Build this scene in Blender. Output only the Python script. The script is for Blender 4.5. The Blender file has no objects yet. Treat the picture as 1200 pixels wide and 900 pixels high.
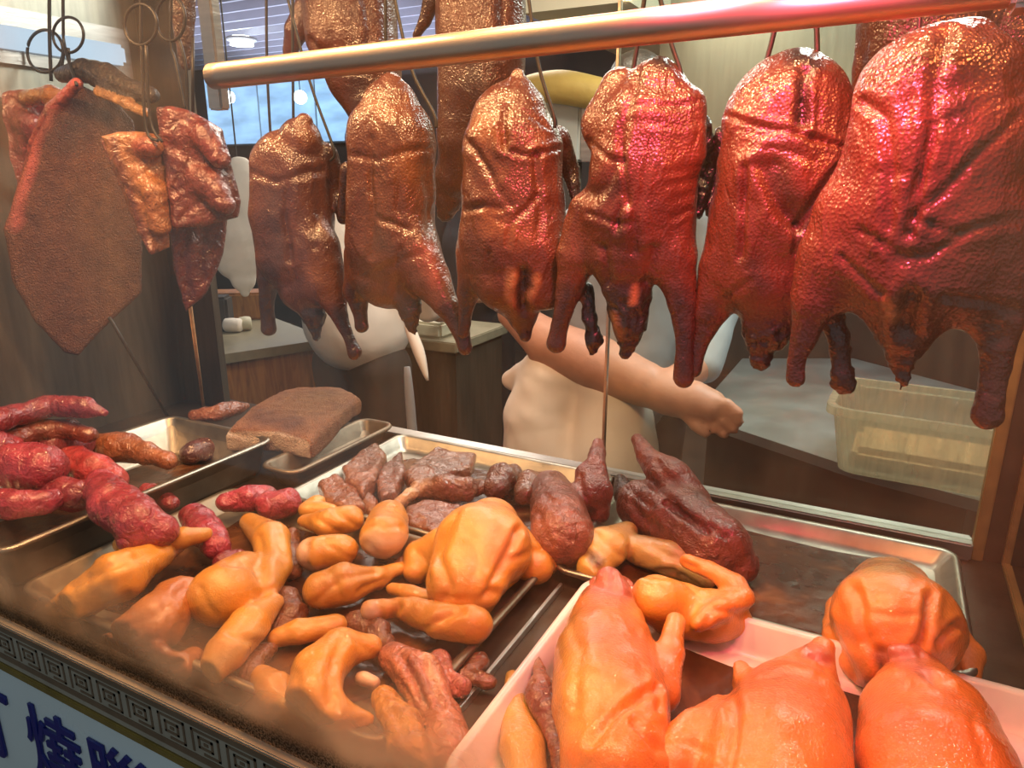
import bpy, bmesh, math, random
import numpy as np
from mathutils import Vector, Matrix

SC = bpy.context.scene
COL = SC.collection
rng = np.random.default_rng(7)
random.seed(7)

# ------------------------------------------------------------------ camera
F_PX = 833.0
PITCH = math.radians(16.1)
YAW = math.radians(27.4)
CAM_Z = 1.45
cam_d = bpy.data.cameras.new('camera')
cam = bpy.data.objects.new('camera', cam_d)
COL.objects.link(cam)
cam.location = (0, 0, CAM_Z)
cam.rotation_euler = (math.pi / 2 - PITCH, 0, YAW)
cam_d.sensor_fit = 'HORIZONTAL'
cam_d.sensor_width = 36.0
cam_d.lens = 36.0 * F_PX / 1200.0
cam_d.clip_start = 0.02
SC.camera = cam

# ------------------------------------------------------------------ world, exposure, lights
SC.view_settings.view_transform = 'Standard'
SC.view_settings.look = 'None'
SC.view_settings.gamma = 1.0
SC.view_settings.use_curve_mapping = False
SC.view_settings.exposure = 0.12
wd = bpy.data.worlds.new('street_ambient')
SC.world = wd
wd.use_nodes = True
wd.node_tree.nodes['Background'].inputs[0].default_value = (0.62, 0.78, 0.85, 1)
wd.node_tree.nodes['Background'].inputs[1].default_value = 0.26


def lamp(name, kind, loc, power, color, size=0.1, aim=None, size_y=None, spread=None):
    d = bpy.data.lights.new(name, kind)
    d.energy = power
    d.color = color
    if kind == 'AREA':
        d.size = size
        if size_y:
            d.shape = 'RECTANGLE'
            d.size_y = size_y
        else:
            d.shape = 'DISK'
        if spread:
            d.spread = spread
    elif kind == 'POINT':
        d.shadow_soft_size = size
    elif kind == 'SPOT':
        d.shadow_soft_size = size
        d.spot_size = spread or 1.2
        d.spot_blend = 0.8
    o = bpy.data.objects.new(name, d)
    COL.objects.link(o)
    o.location = loc
    if aim is not None:
        v = Vector(aim) - Vector(loc)
        o.rotation_euler = v.to_track_quat('-Z', 'Y').to_euler()
    return o


ORANGE = (1.0, 0.55, 0.23)
for x, pw in ((-1.30, 4.6), (-1.00, 4.6), (-0.70, 4.6), (-0.40, 4.6), (-0.12, 3.0)):          # heat lamps under the canopy, in front of the ducks
    lamp('heat_lamp', 'AREA', (x, 0.60, CAM_Z + 0.46), pw, ORANGE, 0.07, (x - 0.02, 0.78, 0.85))
lamp('red_lamp', 'AREA', (-0.17, 0.60, CAM_Z + 0.19), 1.5, (1.0, 0.05, 0.12), 0.06, (-0.13, 0.82, 1.30), spread=2.2)
lamp('red_lamp', 'AREA', (-0.055, 0.55, CAM_Z + 0.165), 1.7, (1.0, 0.06, 0.12), 0.06, (-0.03, 0.76, 1.30), spread=2.3)
lamp('red_lamp', 'AREA', (0.22, 0.54, CAM_Z + 0.40), 2.8, (1.0, 0.20, 0.05), 0.08, (0.05, 0.75, 0.9))
lamp('red_lamp', 'AREA', (-1.52, 0.955, CAM_Z + 0.10), 1.3, (1.0, 0.08, 0.12), 0.06, (-1.24, 0.93, 1.22), spread=2.2)
lamp('kitchen_light', 'AREA', (-1.9, 3.2, 2.5), 55, (1.0, 0.90, 0.78), 1.4, (-1.9, 3.2, 0), 1.0)
lamp('kitchen_light', 'AREA', (-0.75, 1.62, 2.3), 12, (1.0, 0.84, 0.66), 0.5, (-0.85, 1.85, 1.0), 0.3)
lamp('kitchen_light', 'AREA', (0.2, 2.15, 2.5), 36, (0.90, 0.98, 0.92), 1.0, (0.1, 2.1, 0), 0.6)

# ------------------------------------------------------------------ projection helpers (pixel of the photograph -> place in the room)
_f = np.array([-math.sin(YAW) * math.cos(PITCH), math.cos(YAW) * math.cos(PITCH), -math.sin(PITCH)])
_r = np.array([math.cos(YAW), math.sin(YAW), 0.0])
_u = np.cross(_r, _f)
EYE = np.array([0, 0, CAM_Z])


def ray(x, y):
    return _f + _r * (x - 600) / F_PX - _u * (y - 450) / F_PX


def G(x, y, z):
    d = ray(x, y)
    return EYE + d * ((z - CAM_Z) / d[2])


def V(x, y, Y):
    d = ray(x, y)
    return EYE + d * (Y / d[1])


def depth(P):
    return float(np.dot(P - EYE, _f))


# ------------------------------------------------------------------ materials
def new_mat(name):
    m = bpy.data.materials.new(name)
    m.use_nodes = True
    nt = m.node_tree
    for n in list(nt.nodes):
        nt.nodes.remove(n)
    out = nt.nodes.new('ShaderNodeOutputMaterial')
    return m, nt, out


def N(nt, t, **kw):
    n = nt.nodes.new(t)
    for k, v in kw.items():
        if k.startswith('i_'):
            key = k[2:]
            key = int(key) if key.isdigit() else key.replace('_', ' ')
            n.inputs[key].default_value = v
        else:
            setattr(n, k, v)
    return n


def L(nt, a, ai, b, bi):
    nt.links.new(a.outputs[ai], b.inputs[bi])


def ramp(nt, stops):
    n = nt.nodes.new('ShaderNodeValToRGB')
    e = n.color_ramp.elements
    while len(e) < len(stops):
        e.new(0.5)
    for el, (p, c) in zip(e, stops):
        el.position = p
        el.color = c if len(c) == 4 else (*c, 1)
    return n


def coords(nt, scale=(1, 1, 1)):
    tc = N(nt, 'ShaderNodeTexCoord')
    mp = N(nt, 'ShaderNodeMapping')
    mp.inputs['Scale'].default_value = scale
    L(nt, tc, 'Object', mp, 0)
    return mp


def simple(name, color, rough=0.5, metal=0.0, var=0.12, nscale=18, bump=0.05, bscale=60, stretch=(1, 1, 1),
           coat=0.0, emit=0.0, trans=0.0, alpha=1.0, rvar=0.1):
    m, nt, out = new_mat(name)
    p = N(nt, 'ShaderNodeBsdfPrincipled')
    mp = coords(nt, stretch)
    no = N(nt, 'ShaderNodeTexNoise', i_Scale=nscale, i_Detail=5.0)
    L(nt, mp, 0, no, 'Vector')
    lo = tuple(max(0, c * (1 - var)) for c in color)
    hi = tuple(min(1, c * (1 + var)) for c in color)
    rp = ramp(nt, [(0.3, lo), (0.7, hi)])
    L(nt, no, 0, rp, 0)
    L(nt, rp, 0, p, 'Base Color')
    mr = N(nt, 'ShaderNodeMapRange', i_3=max(0.02, rough - rvar), i_4=min(1, rough + rvar))
    L(nt, no, 0, mr, 0)
    L(nt, mr, 0, p, 'Roughness')
    p.inputs['Metallic'].default_value = metal
    p.inputs['Coat Weight'].default_value = coat
    p.inputs['Transmission Weight'].default_value = trans
    if emit:
        L(nt, rp, 0, p, 'Emission Color')
        p.inputs['Emission Strength'].default_value = emit
    if bump:
        n2 = N(nt, 'ShaderNodeTexNoise', i_Scale=bscale, i_Detail=4.0)
        L(nt, mp, 0, n2, 'Vector')
        b = N(nt, 'ShaderNodeBump', i_Strength=bump, i_Distance=0.01)
        L(nt, n2, 0, b, 'Height')
        L(nt, b, 0, p, 'Normal')
    L(nt, p, 0, out, 0)
    return m


def skin_food(name, rough=0.3, coat=0.6, coat_rough=0.12, mottle=0.45, mscale=26, pore=0.25, pscale=420, fold=0.35,
              fscale=55, stretch=(1, 1, 1), dark=(0.45, 0.3, 0.25), gloss_var=0.15,
              glint=300, glint_str=0.0):
    """Cooked skin: colour from the 'tint' attribute, mottled by noise; pores, folds and a greasy coat."""
    m, nt, out = new_mat(name)
    p = N(nt, 'ShaderNodeBsdfPrincipled')
    at = N(nt, 'ShaderNodeAttribute', attribute_name='tint')
    mp = coords(nt)
    no = N(nt, 'ShaderNodeTexNoise', i_Scale=mscale, i_Detail=6.0, i_Roughness=0.6)
    L(nt, mp, 0, no, 'Vector')
    rp = ramp(nt, [(0.35, (*dark, 1)), (0.62, (1, 1, 1, 1))])
    L(nt, no, 0, rp, 0)
    mx = N(nt, 'ShaderNodeMix', data_type='RGBA', blend_type='MULTIPLY')
    mx.inputs[0].default_value = mottle
    L(nt, at, 'Color', mx, 6)
    L(nt, rp, 0, mx, 7)
    L(nt, mx, 2, p, 'Base Color')
    mr = N(nt, 'ShaderNodeMapRange', i_3=rough - gloss_var, i_4=rough + gloss_var)
    n3 = N(nt, 'ShaderNodeTexNoise', i_Scale=mscale * 1.7, i_Detail=3.0)
    L(nt, mp, 0, n3, 'Vector')
    L(nt, n3, 0, mr, 0)
    L(nt, mr, 0, p, 'Roughness')
    p.inputs['Coat Weight'].default_value = coat
    p.inputs['Coat Roughness'].default_value = coat_rough
    p.inputs['Coat IOR'].default_value = 1.55
    p.inputs['Specular IOR Level'].default_value = 0.5
    vo = N(nt, 'ShaderNodeTexVoronoi', i_Scale=pscale)
    L(nt, mp, 0, vo, 'Vector')
    b1 = N(nt, 'ShaderNodeBump', i_Strength=pore, i_Distance=0.002)
    L(nt, vo, 0, b1, 'Height')
    mp2 = coords(nt, stretch)
    n2 = N(nt, 'ShaderNodeTexNoise', i_Scale=fscale, i_Detail=5.0, i_Distortion=0.8)
    L(nt, mp2, 0, n2, 'Vector')
    b2 = N(nt, 'ShaderNodeBump', i_Strength=fold, i_Distance=0.008)
    L(nt, n2, 0, b2, 'Height')
    L(nt, b1, 0, b2, 'Normal')
    L(nt, b2, 0, p, 'Normal')
    v3 = N(nt, 'ShaderNodeTexVoronoi', i_Scale=glint)
    L(nt, mp, 0, v3, 'Vector')
    b3 = N(nt, 'ShaderNodeBump', i_Strength=glint_str, i_Distance=0.002)
    L(nt, v3, 0, b3, 'Height')
    L(nt, b2, 0, b3, 'Normal')
    L(nt, b3, 0, p, 'Coat Normal')
    L(nt, p, 0, out, 0)
    return m


M = {}
M['roast'] = skin_food('roast_skin', 0.34, 0.75, 0.11, 0.65, 22, 0.38, 320, 0.55, 42, (1, 1, 0.6))
M['roast_dark'] = skin_food('dark_roast_skin', 0.38, 0.45, 0.16, 0.7, 40, 0.4, 300, 0.8, 60)
M['poached'] = skin_food('poached_skin', 0.32, 0.9, 0.07, 0.40, 16, 0.12, 560, 0.18, 48, glint=300, glint_str=0.8, dark=(0.70, 0.45, 0.30))
M['meat'] = skin_food('glazed_meat', 0.30, 0.7, 0.10, 0.75, 45, 0.35, 260, 0.9, 55)
M['crackling'] = skin_food('pork_crackling', 0.55, 0.12, 0.25, 0.6, 34, 1.0, 380, 0.9, 260)
M['hood'] = simple('hood_steel', (0.27, 0.28, 0.22), 0.34, 0.8, 0.08, 6, 0.04, 26, (10, 10, 1))
M['steel'] = simple('brushed_steel', (0.55, 0.53, 0.50), 0.34, 1.0, 0.10, 9, 0.04, 30, (1, 1, 14))
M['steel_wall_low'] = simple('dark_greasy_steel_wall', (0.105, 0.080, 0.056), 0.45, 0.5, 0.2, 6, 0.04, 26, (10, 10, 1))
M['steel_wall'] = simple('greasy_steel_wall', (0.40, 0.40, 0.34), 0.38, 0.85, 0.14, 6, 0.04, 26, (10, 10, 1))  # paler steel: the lit ceiling's reflection is put into the colour
M['steel_cold'] = simple('cold_table_steel', (0.40, 0.44, 0.48), 0.34, 0.9, 0.15, 7, 0.03, 30)
M['pan_steel'] = simple('pan_steel', (0.40, 0.36, 0.30), 0.40, 1.0, 0.22, 20, 0.05, 80)
M['old_steel'] = simple('browned_pan_steel', (0.24, 0.185, 0.13), 0.48, 0.8, 0.3, 14, 0.08, 60)
M['counter'] = simple('greasy_counter_steel', (0.075, 0.050, 0.032), 0.40, 0.6, 0.35, 14, 0.06, 60)
M['rail'] = simple('rail_steel', (0.62, 0.47, 0.36), 0.36, 1.0, 0.08, 30, 0.02, 90, (0.2, 1, 1))
M['wire'] = simple('hook_wire', (0.022, 0.018, 0.016), 0.45, 0.2, 0.2, 60, 0.0)
M['white_tray'] = simple('white_enamel_tray', (0.72, 0.66, 0.62), 0.35, 0.0, 0.10, 14, 0.04, 40, coat=0.3)
M['brass'] = simple('brass_bead', (0.25, 0.175, 0.06), 0.5, 0.3, 0.2, 30, 0.05, 80)
M['band_base'] = simple('band_tan', (0.40, 0.33, 0.25), 0.55, 0.0, 0.10, 30, 0.03, 120)
M['band_brown'] = simple('band_brown', (0.19, 0.115, 0.065), 0.55, 0.0, 0.12, 30, 0.03, 120)
M['gold'] = simple('band_gold', (0.36, 0.25, 0.07), 0.4, 0.5, 0.15, 30, 0.03, 120)
M['sign'] = simple('sign_acrylic', (0.86, 0.92, 0.92), 0.3, 0.0, 0.03, 3, 0.0)
M['sign_blue'] = simple('sign_blue', (0.012, 0.018, 0.20), 0.3, 0.0, 0.05, 10, 0.0)
M['cloth_white'] = simple('white_cotton', (0.80, 0.74, 0.66), 0.85, 0.0, 0.05, 12, 0.25, 14)
M['plastic_white'] = simple('white_apron', (0.82, 0.72, 0.62), 0.6, 0.0, 0.06, 6, 0.3, 9)
M['cloth_navy'] = simple('navy_cotton', (0.030, 0.032, 0.045), 0.8, 0.0, 0.2, 12, 0.2, 14)
M['cloth_blue'] = simple('pale_blue_shirt', (0.34, 0.38, 0.42), 0.8, 0.0, 0.08, 9, 0.3, 12)
M['trousers'] = simple('black_trousers', (0.025, 0.022, 0.022), 0.8, 0.0, 0.2, 12, 0.2, 14)
M['skin'] = simple('human_skin', (0.50, 0.25, 0.17), 0.5, 0.0, 0.08, 30, 0.08, 200)
M['hair'] = simple('black_hair', (0.015, 0.012, 0.010), 0.4, 0.0, 0.2, 60, 0.3, 120)
M['dark'] = simple('dark_kitchen_paint', (0.055, 0.045, 0.038), 0.6, 0.0, 0.3, 4, 0.03, 30)
M['floor'] = simple('kitchen_floor', (0.06, 0.045, 0.035), 0.45, 0.0, 0.3, 5, 0.05, 30)
M['cream'] = simple('cream_paint', (0.55, 0.52, 0.38), 0.55, 0.0, 0.05, 4, 0.0)
M['worktop'] = simple('worktop_stone', (0.24, 0.21, 0.14), 0.4, 0.0, 0.15, 20, 0.03, 60)
M['slat'] = simple('ceiling_slat', (0.55, 0.55, 0.66), 0.5, 0.0, 0.05, 8, 0.0)
M['void'] = simple('ceiling_void', (0.16, 0.105, 0.08), 0.8, 0.0, 0.1, 4, 0.0)
M['ochre'] = simple('ochre_sleeve', (0.42, 0.29, 0.07), 0.6, 0.0, 0.12, 10, 0.3, 22)
M['box_grey'] = simple('grey_appliance', (0.42, 0.44, 0.40), 0.4, 0.0, 0.05, 8, 0.0)
M['ink'] = simple('black_ink', (0.03, 0.03, 0.03), 0.5, 0.0, 0.0, 8, 0.0)
M['charred'] = simple('charred', (0.02, 0.012, 0.010), 0.5, 0.0, 0.4, 60, 0.6, 120, coat=0.2)
M['bamboo'] = simple('bamboo', (0.62, 0.36, 0.17), 0.55, 0.0, 0.15, 40, 0.05, 100)


def emitter(name, color, strength, lo=0.7, scale=3.0, stretch=(1, 1, 1)):
    m, nt, out = new_mat(name)
    mp = coords(nt, stretch)
    no = N(nt, 'ShaderNodeTexNoise', i_Scale=scale, i_Detail=3.0)
    L(nt, mp, 0, no, 'Vector')
    rp = ramp(nt, [(0.35, tuple(c * lo for c in color)), (0.65, color)])
    L(nt, no, 0, rp, 0)
    e = N(nt, 'ShaderNodeEmission')
    e.inputs[1].default_value = strength
    L(nt, rp, 0, e, 0)
    L(nt, e, 0, out, 0)
    return m


M['screen'] = emitter('lit_menu_screen', (0.36, 0.64, 1.0), 1.35, 0.6, 2.2, (1, 1, 3))
M['tube'] = emitter('cold_tube', (0.62, 0.80, 0.95), 0.9, 0.9, 6)  # glow standing in for a reflection on the left case wall
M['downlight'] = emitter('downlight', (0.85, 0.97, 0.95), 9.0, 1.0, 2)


def wood_mat():
    m, nt, out = new_mat('orange_wood')
    p = N(nt, 'ShaderNodeBsdfPrincipled')
    mp = coords(nt, (9, 9, 1.2))
    no = N(nt, 'ShaderNodeTexNoise', i_Scale=5.0, i_Detail=6.0, i_Distortion=1.2)
    L(nt, mp, 0, no, 'Vector')
    rp = ramp(nt, [(0.3, (0.20, 0.07, 0.02)), (0.7, (0.42, 0.18, 0.05))])
    L(nt, no, 0, rp, 0)
    L(nt, rp, 0, p, 'Base Color')
    p.inputs['Roughness'].default_value = 0.45
    L(nt, p, 0, out, 0)
    return m


M['wood'] = wood_mat()


def sauce_mat():
    m, nt, out = new_mat('soy_gravy')
    p = N(nt, 'ShaderNodeBsdfPrincipled')
    mp = coords(nt)
    no = N(nt, 'ShaderNodeTexNoise', i_Scale=11.0, i_Detail=5.0, i_Distortion=0.6)
    L(nt, mp, 0, no, 'Vector')
    rp = ramp(nt, [(0.3, (0.030, 0.010, 0.004)), (0.55, (0.085, 0.028, 0.010)), (0.72, (0.26, 0.11, 0.04))])
    L(nt, no, 0, rp, 0)
    L(nt, rp, 0, p, 'Base Color')
    p.inputs['Roughness'].default_value = 0.22
    p.inputs['Specular IOR Level'].default_value = 0.3
    n2 = N(nt, 'ShaderNodeTexNoise', i_Scale=34.0, i_Detail=3.0)
    L(nt, mp, 0, n2, 'Vector')
    b = N(nt, 'ShaderNodeBump', i_Strength=0.35, i_Distance=0.006)
    L(nt, n2, 0, b, 'Height')
    L(nt, b, 0, p, 'Normal')
    L(nt, p, 0, out, 0)
    return m


M['sauce'] = sauce_mat()


def glass_mat(name, haze_lo, haze_hi, mist=0.0, gloss=0.05, tint=(1, 1, 1), haze_col=(0.80, 0.58, 0.38)):
    """Thin greasy pane: see-through, a faint mirror, and a smeared film of grease and steam that scatters light."""
    m, nt, out = new_mat(name)
    tr = N(nt, 'ShaderNodeBsdfTransparent')
    tr.inputs[0].default_value = (*tint, 1)
    gl = N(nt, 'ShaderNodeBsdfGlossy')
    gl.inputs['Roughness'].default_value = 0.04
    lw = N(nt, 'ShaderNodeFresnel', i_IOR=1.45)
    fm = N(nt, 'ShaderNodeMath', operation='MULTIPLY', i_1=gloss * 10)
    L(nt, lw, 0, fm, 0)
    m1 = N(nt, 'ShaderNodeMixShader')
    L(nt, fm, 0, m1, 0)
    L(nt, tr, 0, m1, 1)
    L(nt, gl, 0, m1, 2)
    tl = N(nt, 'ShaderNodeBsdfTranslucent')
    tl.inputs[0].default_value = (*haze_col, 1)
    df = N(nt, 'ShaderNodeBsdfDiffuse')
    df.inputs[0].default_value = (*haze_col, 1)
    md = N(nt, 'ShaderNodeMixShader')
    md.inputs[0].default_value = 0.35
    L(nt, tl, 0, md, 1)
    L(nt, df, 0, md, 2)
    mp = coords(nt, (1, 1, 0.45))
    n1 = N(nt, 'ShaderNodeTexNoise', i_Scale=4.5, i_Detail=4.0, i_Distortion=0.7)
    L(nt, mp, 0, n1, 'Vector')
    r1 = N(nt, 'ShaderNodeMapRange', i_1=0.42, i_2=0.74, i_3=haze_lo, i_4=haze_hi)
    L(nt, n1, 0, r1, 0)
    mp3 = coords(nt, (1, 1, 0.12))
    n3 = N(nt, 'ShaderNodeTexNoise', i_Scale=60.0, i_Detail=3.0)
    L(nt, mp3, 0, n3, 'Vector')
    r3 = N(nt, 'ShaderNodeMapRange', i_1=0.3, i_2=0.8, i_3=0.7, i_4=1.45)
    L(nt, n3, 0, r3, 0)
    mu = N(nt, 'ShaderNodeMath', operation='MULTIPLY')
    L(nt, r1, 0, mu, 0)
    L(nt, r3, 0, mu, 1)
    last = mu
    if mist:                                       # steam that beads along the foot of the pane
        tc = N(nt, 'ShaderNodeTexCoord')
        sx = N(nt, 'ShaderNodeSeparateXYZ')
        L(nt, tc, 'Object', sx, 0)
        n4 = N(nt, 'ShaderNodeTexNoise', i_Scale=7.0, i_Detail=3.0)
        L(nt, tc, 'Object', n4, 'Vector')
        ad = N(nt, 'ShaderNodeMath', operation='MULTIPLY_ADD', i_1=0.16, i_2=-0.08)
        L(nt, n4, 0, ad, 0)
        su = N(nt, 'ShaderNodeMath', operation='ADD')
        L(nt, sx, 2, su, 0)
        L(nt, ad, 0, su, 1)
        rr0 = N(nt, 'ShaderNodeMapRange', i_1=0.0, i_2=0.15, i_3=mist, i_4=0.0)
        L(nt, su, 0, rr0, 0)
        n5 = N(nt, 'ShaderNodeTexNoise', i_Scale=5.5, i_Detail=2.0)
        L(nt, tc, 'Object', n5, 'Vector')
        r5 = N(nt, 'ShaderNodeMapRange', i_1=0.38, i_2=0.66, i_3=0.25, i_4=1.3)
        L(nt, n5, 0, r5, 0)
        rr = N(nt, 'ShaderNodeMath', operation='MULTIPLY')
        L(nt, rr0, 0, rr, 0)
        L(nt, r5, 0, rr, 1)
        a2 = N(nt, 'ShaderNodeMath', operation='ADD', use_clamp=True)
        L(nt, mu, 0, a2, 0)
        L(nt, rr, 0, a2, 1)
        last = a2
    m2 = N(nt, 'ShaderNodeMixShader')
    L(nt, last, 0, m2, 0)
    L(nt, m1, 0, m2, 1)
    L(nt, md, 0, m2, 2)
    if mist:                                       # speckled brown grime on the lowest two centimetres
        gd = N(nt, 'ShaderNodeBsdfDiffuse')
        gd.inputs[0].default_value = (0.035, 0.022, 0.013, 1)
        n6 = N(nt, 'ShaderNodeTexNoise', i_Scale=380.0, i_Detail=2.0)
        L(nt, tc, 'Object', n6, 'Vector')
        r6 = N(nt, 'ShaderNodeMapRange', i_1=0.42, i_2=0.58, i_3=0.35, i_4=1.0)
        L(nt, n6, 0, r6, 0)
        n7 = N(nt, 'ShaderNodeTexNoise', i_Scale=30.0, i_Detail=2.0)
        L(nt, tc, 'Object', n7, 'Vector')
        a7 = N(nt, 'ShaderNodeMath', operation='MULTIPLY_ADD', i_1=0.02, i_2=-0.010)
        L(nt, n7, 0, a7, 0)
        s7 = N(nt, 'ShaderNodeMath', operation='ADD')
        L(nt, sx, 2, s7, 0)
        L(nt, a7, 0, s7, 1)
        r7 = N(nt, 'ShaderNodeMapRange', i_1=0.012, i_2=0.036, i_3=0.9, i_4=0.0)
        L(nt, s7, 0, r7, 0)
        g7 = N(nt, 'ShaderNodeMath', operation='MULTIPLY', use_clamp=True)
        L(nt, r6, 0, g7, 0)
        L(nt, r7, 0, g7, 1)
        m3 = N(nt, 'ShaderNodeMixShader')
        L(nt, g7, 0, m3, 0)
        L(nt, m2, 0, m3, 1)
        L(nt, gd, 0, m3, 2)
        m2 = m3
    L(nt, m2, 0, out, 0)
    return m


M['front_glass'] = glass_mat('greasy_front_glass', 0.006, 0.07, 0.75, 0.012)
M['back_glass'] = glass_mat('greasy_back_glass', 0.01, 0.05, 0.0, 0.05, (0.93, 0.95, 0.92))
M['bin'] = glass_mat('clear_plastic', 0.45, 0.6, 0.0, 0.05, (0.95, 0.93, 0.86), (0.62, 0.56, 0.42))


# ------------------------------------------------------------------ object helpers
def tag(o, label=None, cat=None, group=None, kind=None):
    if label:
        o['label'] = label
    if cat:
        o['category'] = cat
    if group:
        o['group'] = group
    if kind:
        o['kind'] = kind
    return o


def empty(name, loc, label, cat, group=None):
    o = bpy.data.objects.new(name, None)
    o.empty_display_size = 0.05
    COL.objects.link(o)
    o.location = loc
    return tag(o, label, cat, group)


def link_mesh(name, me, mat, parent=None, loc=(0, 0, 0)):
    o = bpy.data.objects.new(name, me)
    COL.objects.link(o)
    o.location = loc
    if mat:
        me.materials.append(mat)
    if parent is not None:
        o.parent = parent
    return o


def bm_obj(name, bm, mat, parent=None, loc=(0, 0, 0), smooth=False):
    me = bpy.data.meshes.new(name)
    bm.normal_update()
    bm.to_mesh(me)
    bm.free()
    if smooth:
        for p in me.polygons:
            p.use_smooth = True
    return link_mesh(name, me, mat, parent, loc)


def add_box(bm, lo, hi, bev=0.0):
    lo = Vector(lo)
    hi = Vector(hi)
    r = bmesh.ops.create_cube(bm, size=1.0)
    vs = r['verts']
    for v in vs:
        v.co = Vector((lo[i] + (v.co[i] + 0.5) * (hi[i] - lo[i]) for i in range(3)))
    if bev > 0:
        es = list({e for v in vs for e in v.link_edges})
        bmesh.ops.bevel(bm, geom=es, offset=bev, segments=2, affect='EDGES')


def box_obj(name, lo, hi, mat, parent=None, bev=0.0, loc=(0, 0, 0)):
    bm = bmesh.new()
    add_box(bm, lo, hi, bev)
    return bm_obj(name, bm, mat, parent, loc)


def add_prism(bm, pts_lo, pts_hi):
    a = [bm.verts.new(p) for p in pts_lo]
    b = [bm.verts.new(p) for p in pts_hi]
    n = len(a)
    bm.faces.new(a[::-1])
    bm.faces.new(b)
    for i in range(n):
        bm.faces.new((a[i], a[(i + 1) % n], b[(i + 1) % n], b[i]))
    bmesh.ops.recalc_face_normals(bm, faces=bm.faces)


def add_tube(bm, pts, r, seg=8, closed=False):
    pts = [Vector(p) for p in pts]
    n = len(pts)
    rings = []
    up = Vector((0.13, 0.31, 0.94)).normalized()
    for i, p in enumerate(pts):
        if closed:
            t = pts[(i + 1) % n] - pts[i - 1]
        else:
            t = pts[min(i + 1, n - 1)] - pts[max(i - 1, 0)]
        t.normalize()
        a = t.cross(up)
        if a.length < 0.05:
            a = t.cross(Vector((1, 0, 0)))
        a.normalize()
        b = t.cross(a)
        rr = r[i] if isinstance(r, (list, tuple)) else r
        rings.append([bm.verts.new(p + a * (rr * math.cos(k * 2 * math.pi / seg)) + b * (rr * math.sin(k * 2 * math.pi / seg))) for k in range(seg)])
    m = n if closed else n - 1
    for i in range(m):
        A, B = rings[i], rings[(i + 1) % n]
        for k in range(seg):
            bm.faces.new((A[k], A[(k + 1) % seg], B[(k + 1) % seg], B[k]))
    if not closed:
        bm.faces.new(rings[0][::-1])
        bm.faces.new(rings[-1])
    bmesh.ops.recalc_face_normals(bm, faces=bm.faces)


def smooth_pts(pts, sub=5):
    P = [Vector(p) for p in pts]
    if len(P) < 3:
        return P
    out = []
    for i in range(len(P) - 1):
        p0, p1, p2, p3 = P[max(i - 1, 0)], P[i], P[i + 1], P[min(i + 2, len(P) - 1)]
        for k in range(sub):
            t = k / sub
            out.append(0.5 * ((2 * p1) + (p2 - p0) * t + (2 * p0 - 5 * p1 + 4 * p2 - p3) * t * t + (3 * p1 - p0 - 3 * p2 + p3) * t ** 3))
    out.append(P[-1])
    return out


# ------------------------------------------------------------------ organic shapes: blended round chains -> one continuous surface
def surface_net(Fv, org, h):
    S = Fv < 0
    nx, ny, nz = Fv.shape
    cnt = np.zeros((nx - 1, ny - 1, nz - 1), np.int8)
    offs = [(a, b, c) for a in (0, 1) for b in (0, 1) for c in (0, 1)]
    for a, b, c in offs:
        cnt += S[a:nx - 1 + a, b:ny - 1 + b, c:nz - 1 + c]
    cells = np.argwhere((cnt > 0) & (cnt < 8))
    cid = -np.ones(cnt.shape, np.int32)
    cid[cells[:, 0], cells[:, 1], cells[:, 2]] = np.arange(len(cells))
    cv = {o: Fv[cells[:, 0] + o[0], cells[:, 1] + o[1], cells[:, 2] + o[2]] for o in offs}
    acc = np.zeros((len(cells), 3))
    k = np.zeros(len(cells))
    for o in offs:
        for ax in range(3):
            if o[ax] == 0:
                q = list(o)
                q[ax] = 1
                q = tuple(q)
                va, vb = cv[o], cv[q]
                m = (va < 0) != (vb < 0)
                t = np.where(m, va / np.where(m, va - vb, 1), 0)
                pos = np.array(o, float)[None, :].repeat(len(cells), 0)
                pos[:, ax] += t
                acc += pos * m[:, None]
                k += m
    verts = (cells + acc / k[:, None]) * h + org
    quads = []
    for ax in range(3):
        a = [slice(None)] * 3
        b = [slice(None)] * 3
        a[ax] = slice(0, -1)
        b[ax] = slice(1, None)
        sa, sb = S[tuple(a)], S[tuple(b)]
        e = np.argwhere(sa != sb)
        o1, o2 = [i for i in range(3) if i != ax]
        ok = (e[:, o1] > 0) & (e[:, o2] > 0) & (e[:, o1] < Fv.shape[o1] - 1) & (e[:, o2] < Fv.shape[o2] - 1)
        e = e[ok]
        d1 = np.zeros(3, int)
        d1[o1] = 1
        d2 = np.zeros(3, int)
        d2[o2] = 1
        c0 = cid[tuple((e - d1 - d2).T)]
        c1 = cid[tuple((e - d2).T)]
        c2 = cid[tuple(e.T)]
        c3 = cid[tuple((e - d1).T)]
        q = np.stack([c0, c1, c2, c3], 1)
        inside = sa[tuple(e.T)]
        flip = ~inside if ax != 1 else inside
        q = np.where(flip[:, None], q, q[:, ::-1])
        quads.append(q)
    return verts, np.concatenate(quads)


_WV = {}


def wave_noise(P, freq, seed, octaves=3, ridged=False):
    out = np.zeros(len(P))
    amp = 1.0
    tot = 0.0
    for o in range(octaves):
        key = (seed, o)
        if key not in _WV:
            g = np.random.default_rng(seed * 31 + o)
            d = g.normal(size=(9, 3))
            d /= np.linalg.norm(d, axis=1)[:, None]
            d *= g.uniform(0.6, 1.4, size=(9, 1))
            _WV[key] = (d, g.uniform(0, 6.28, 9))
        d, ph = _WV[key]
        Q = P + 0.25 / freq * np.sin(P[:, [1, 2, 0]] * freq * 1.7 + seed)
        s = np.sin(Q @ d.T * freq + ph).sum(1) / 4.0
        if ridged:
            s = 1.0 - 2.0 * np.abs(s)
        out += amp * s
        tot += amp
        amp *= 0.5
        freq *= 2.1
    return out / tot


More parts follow.
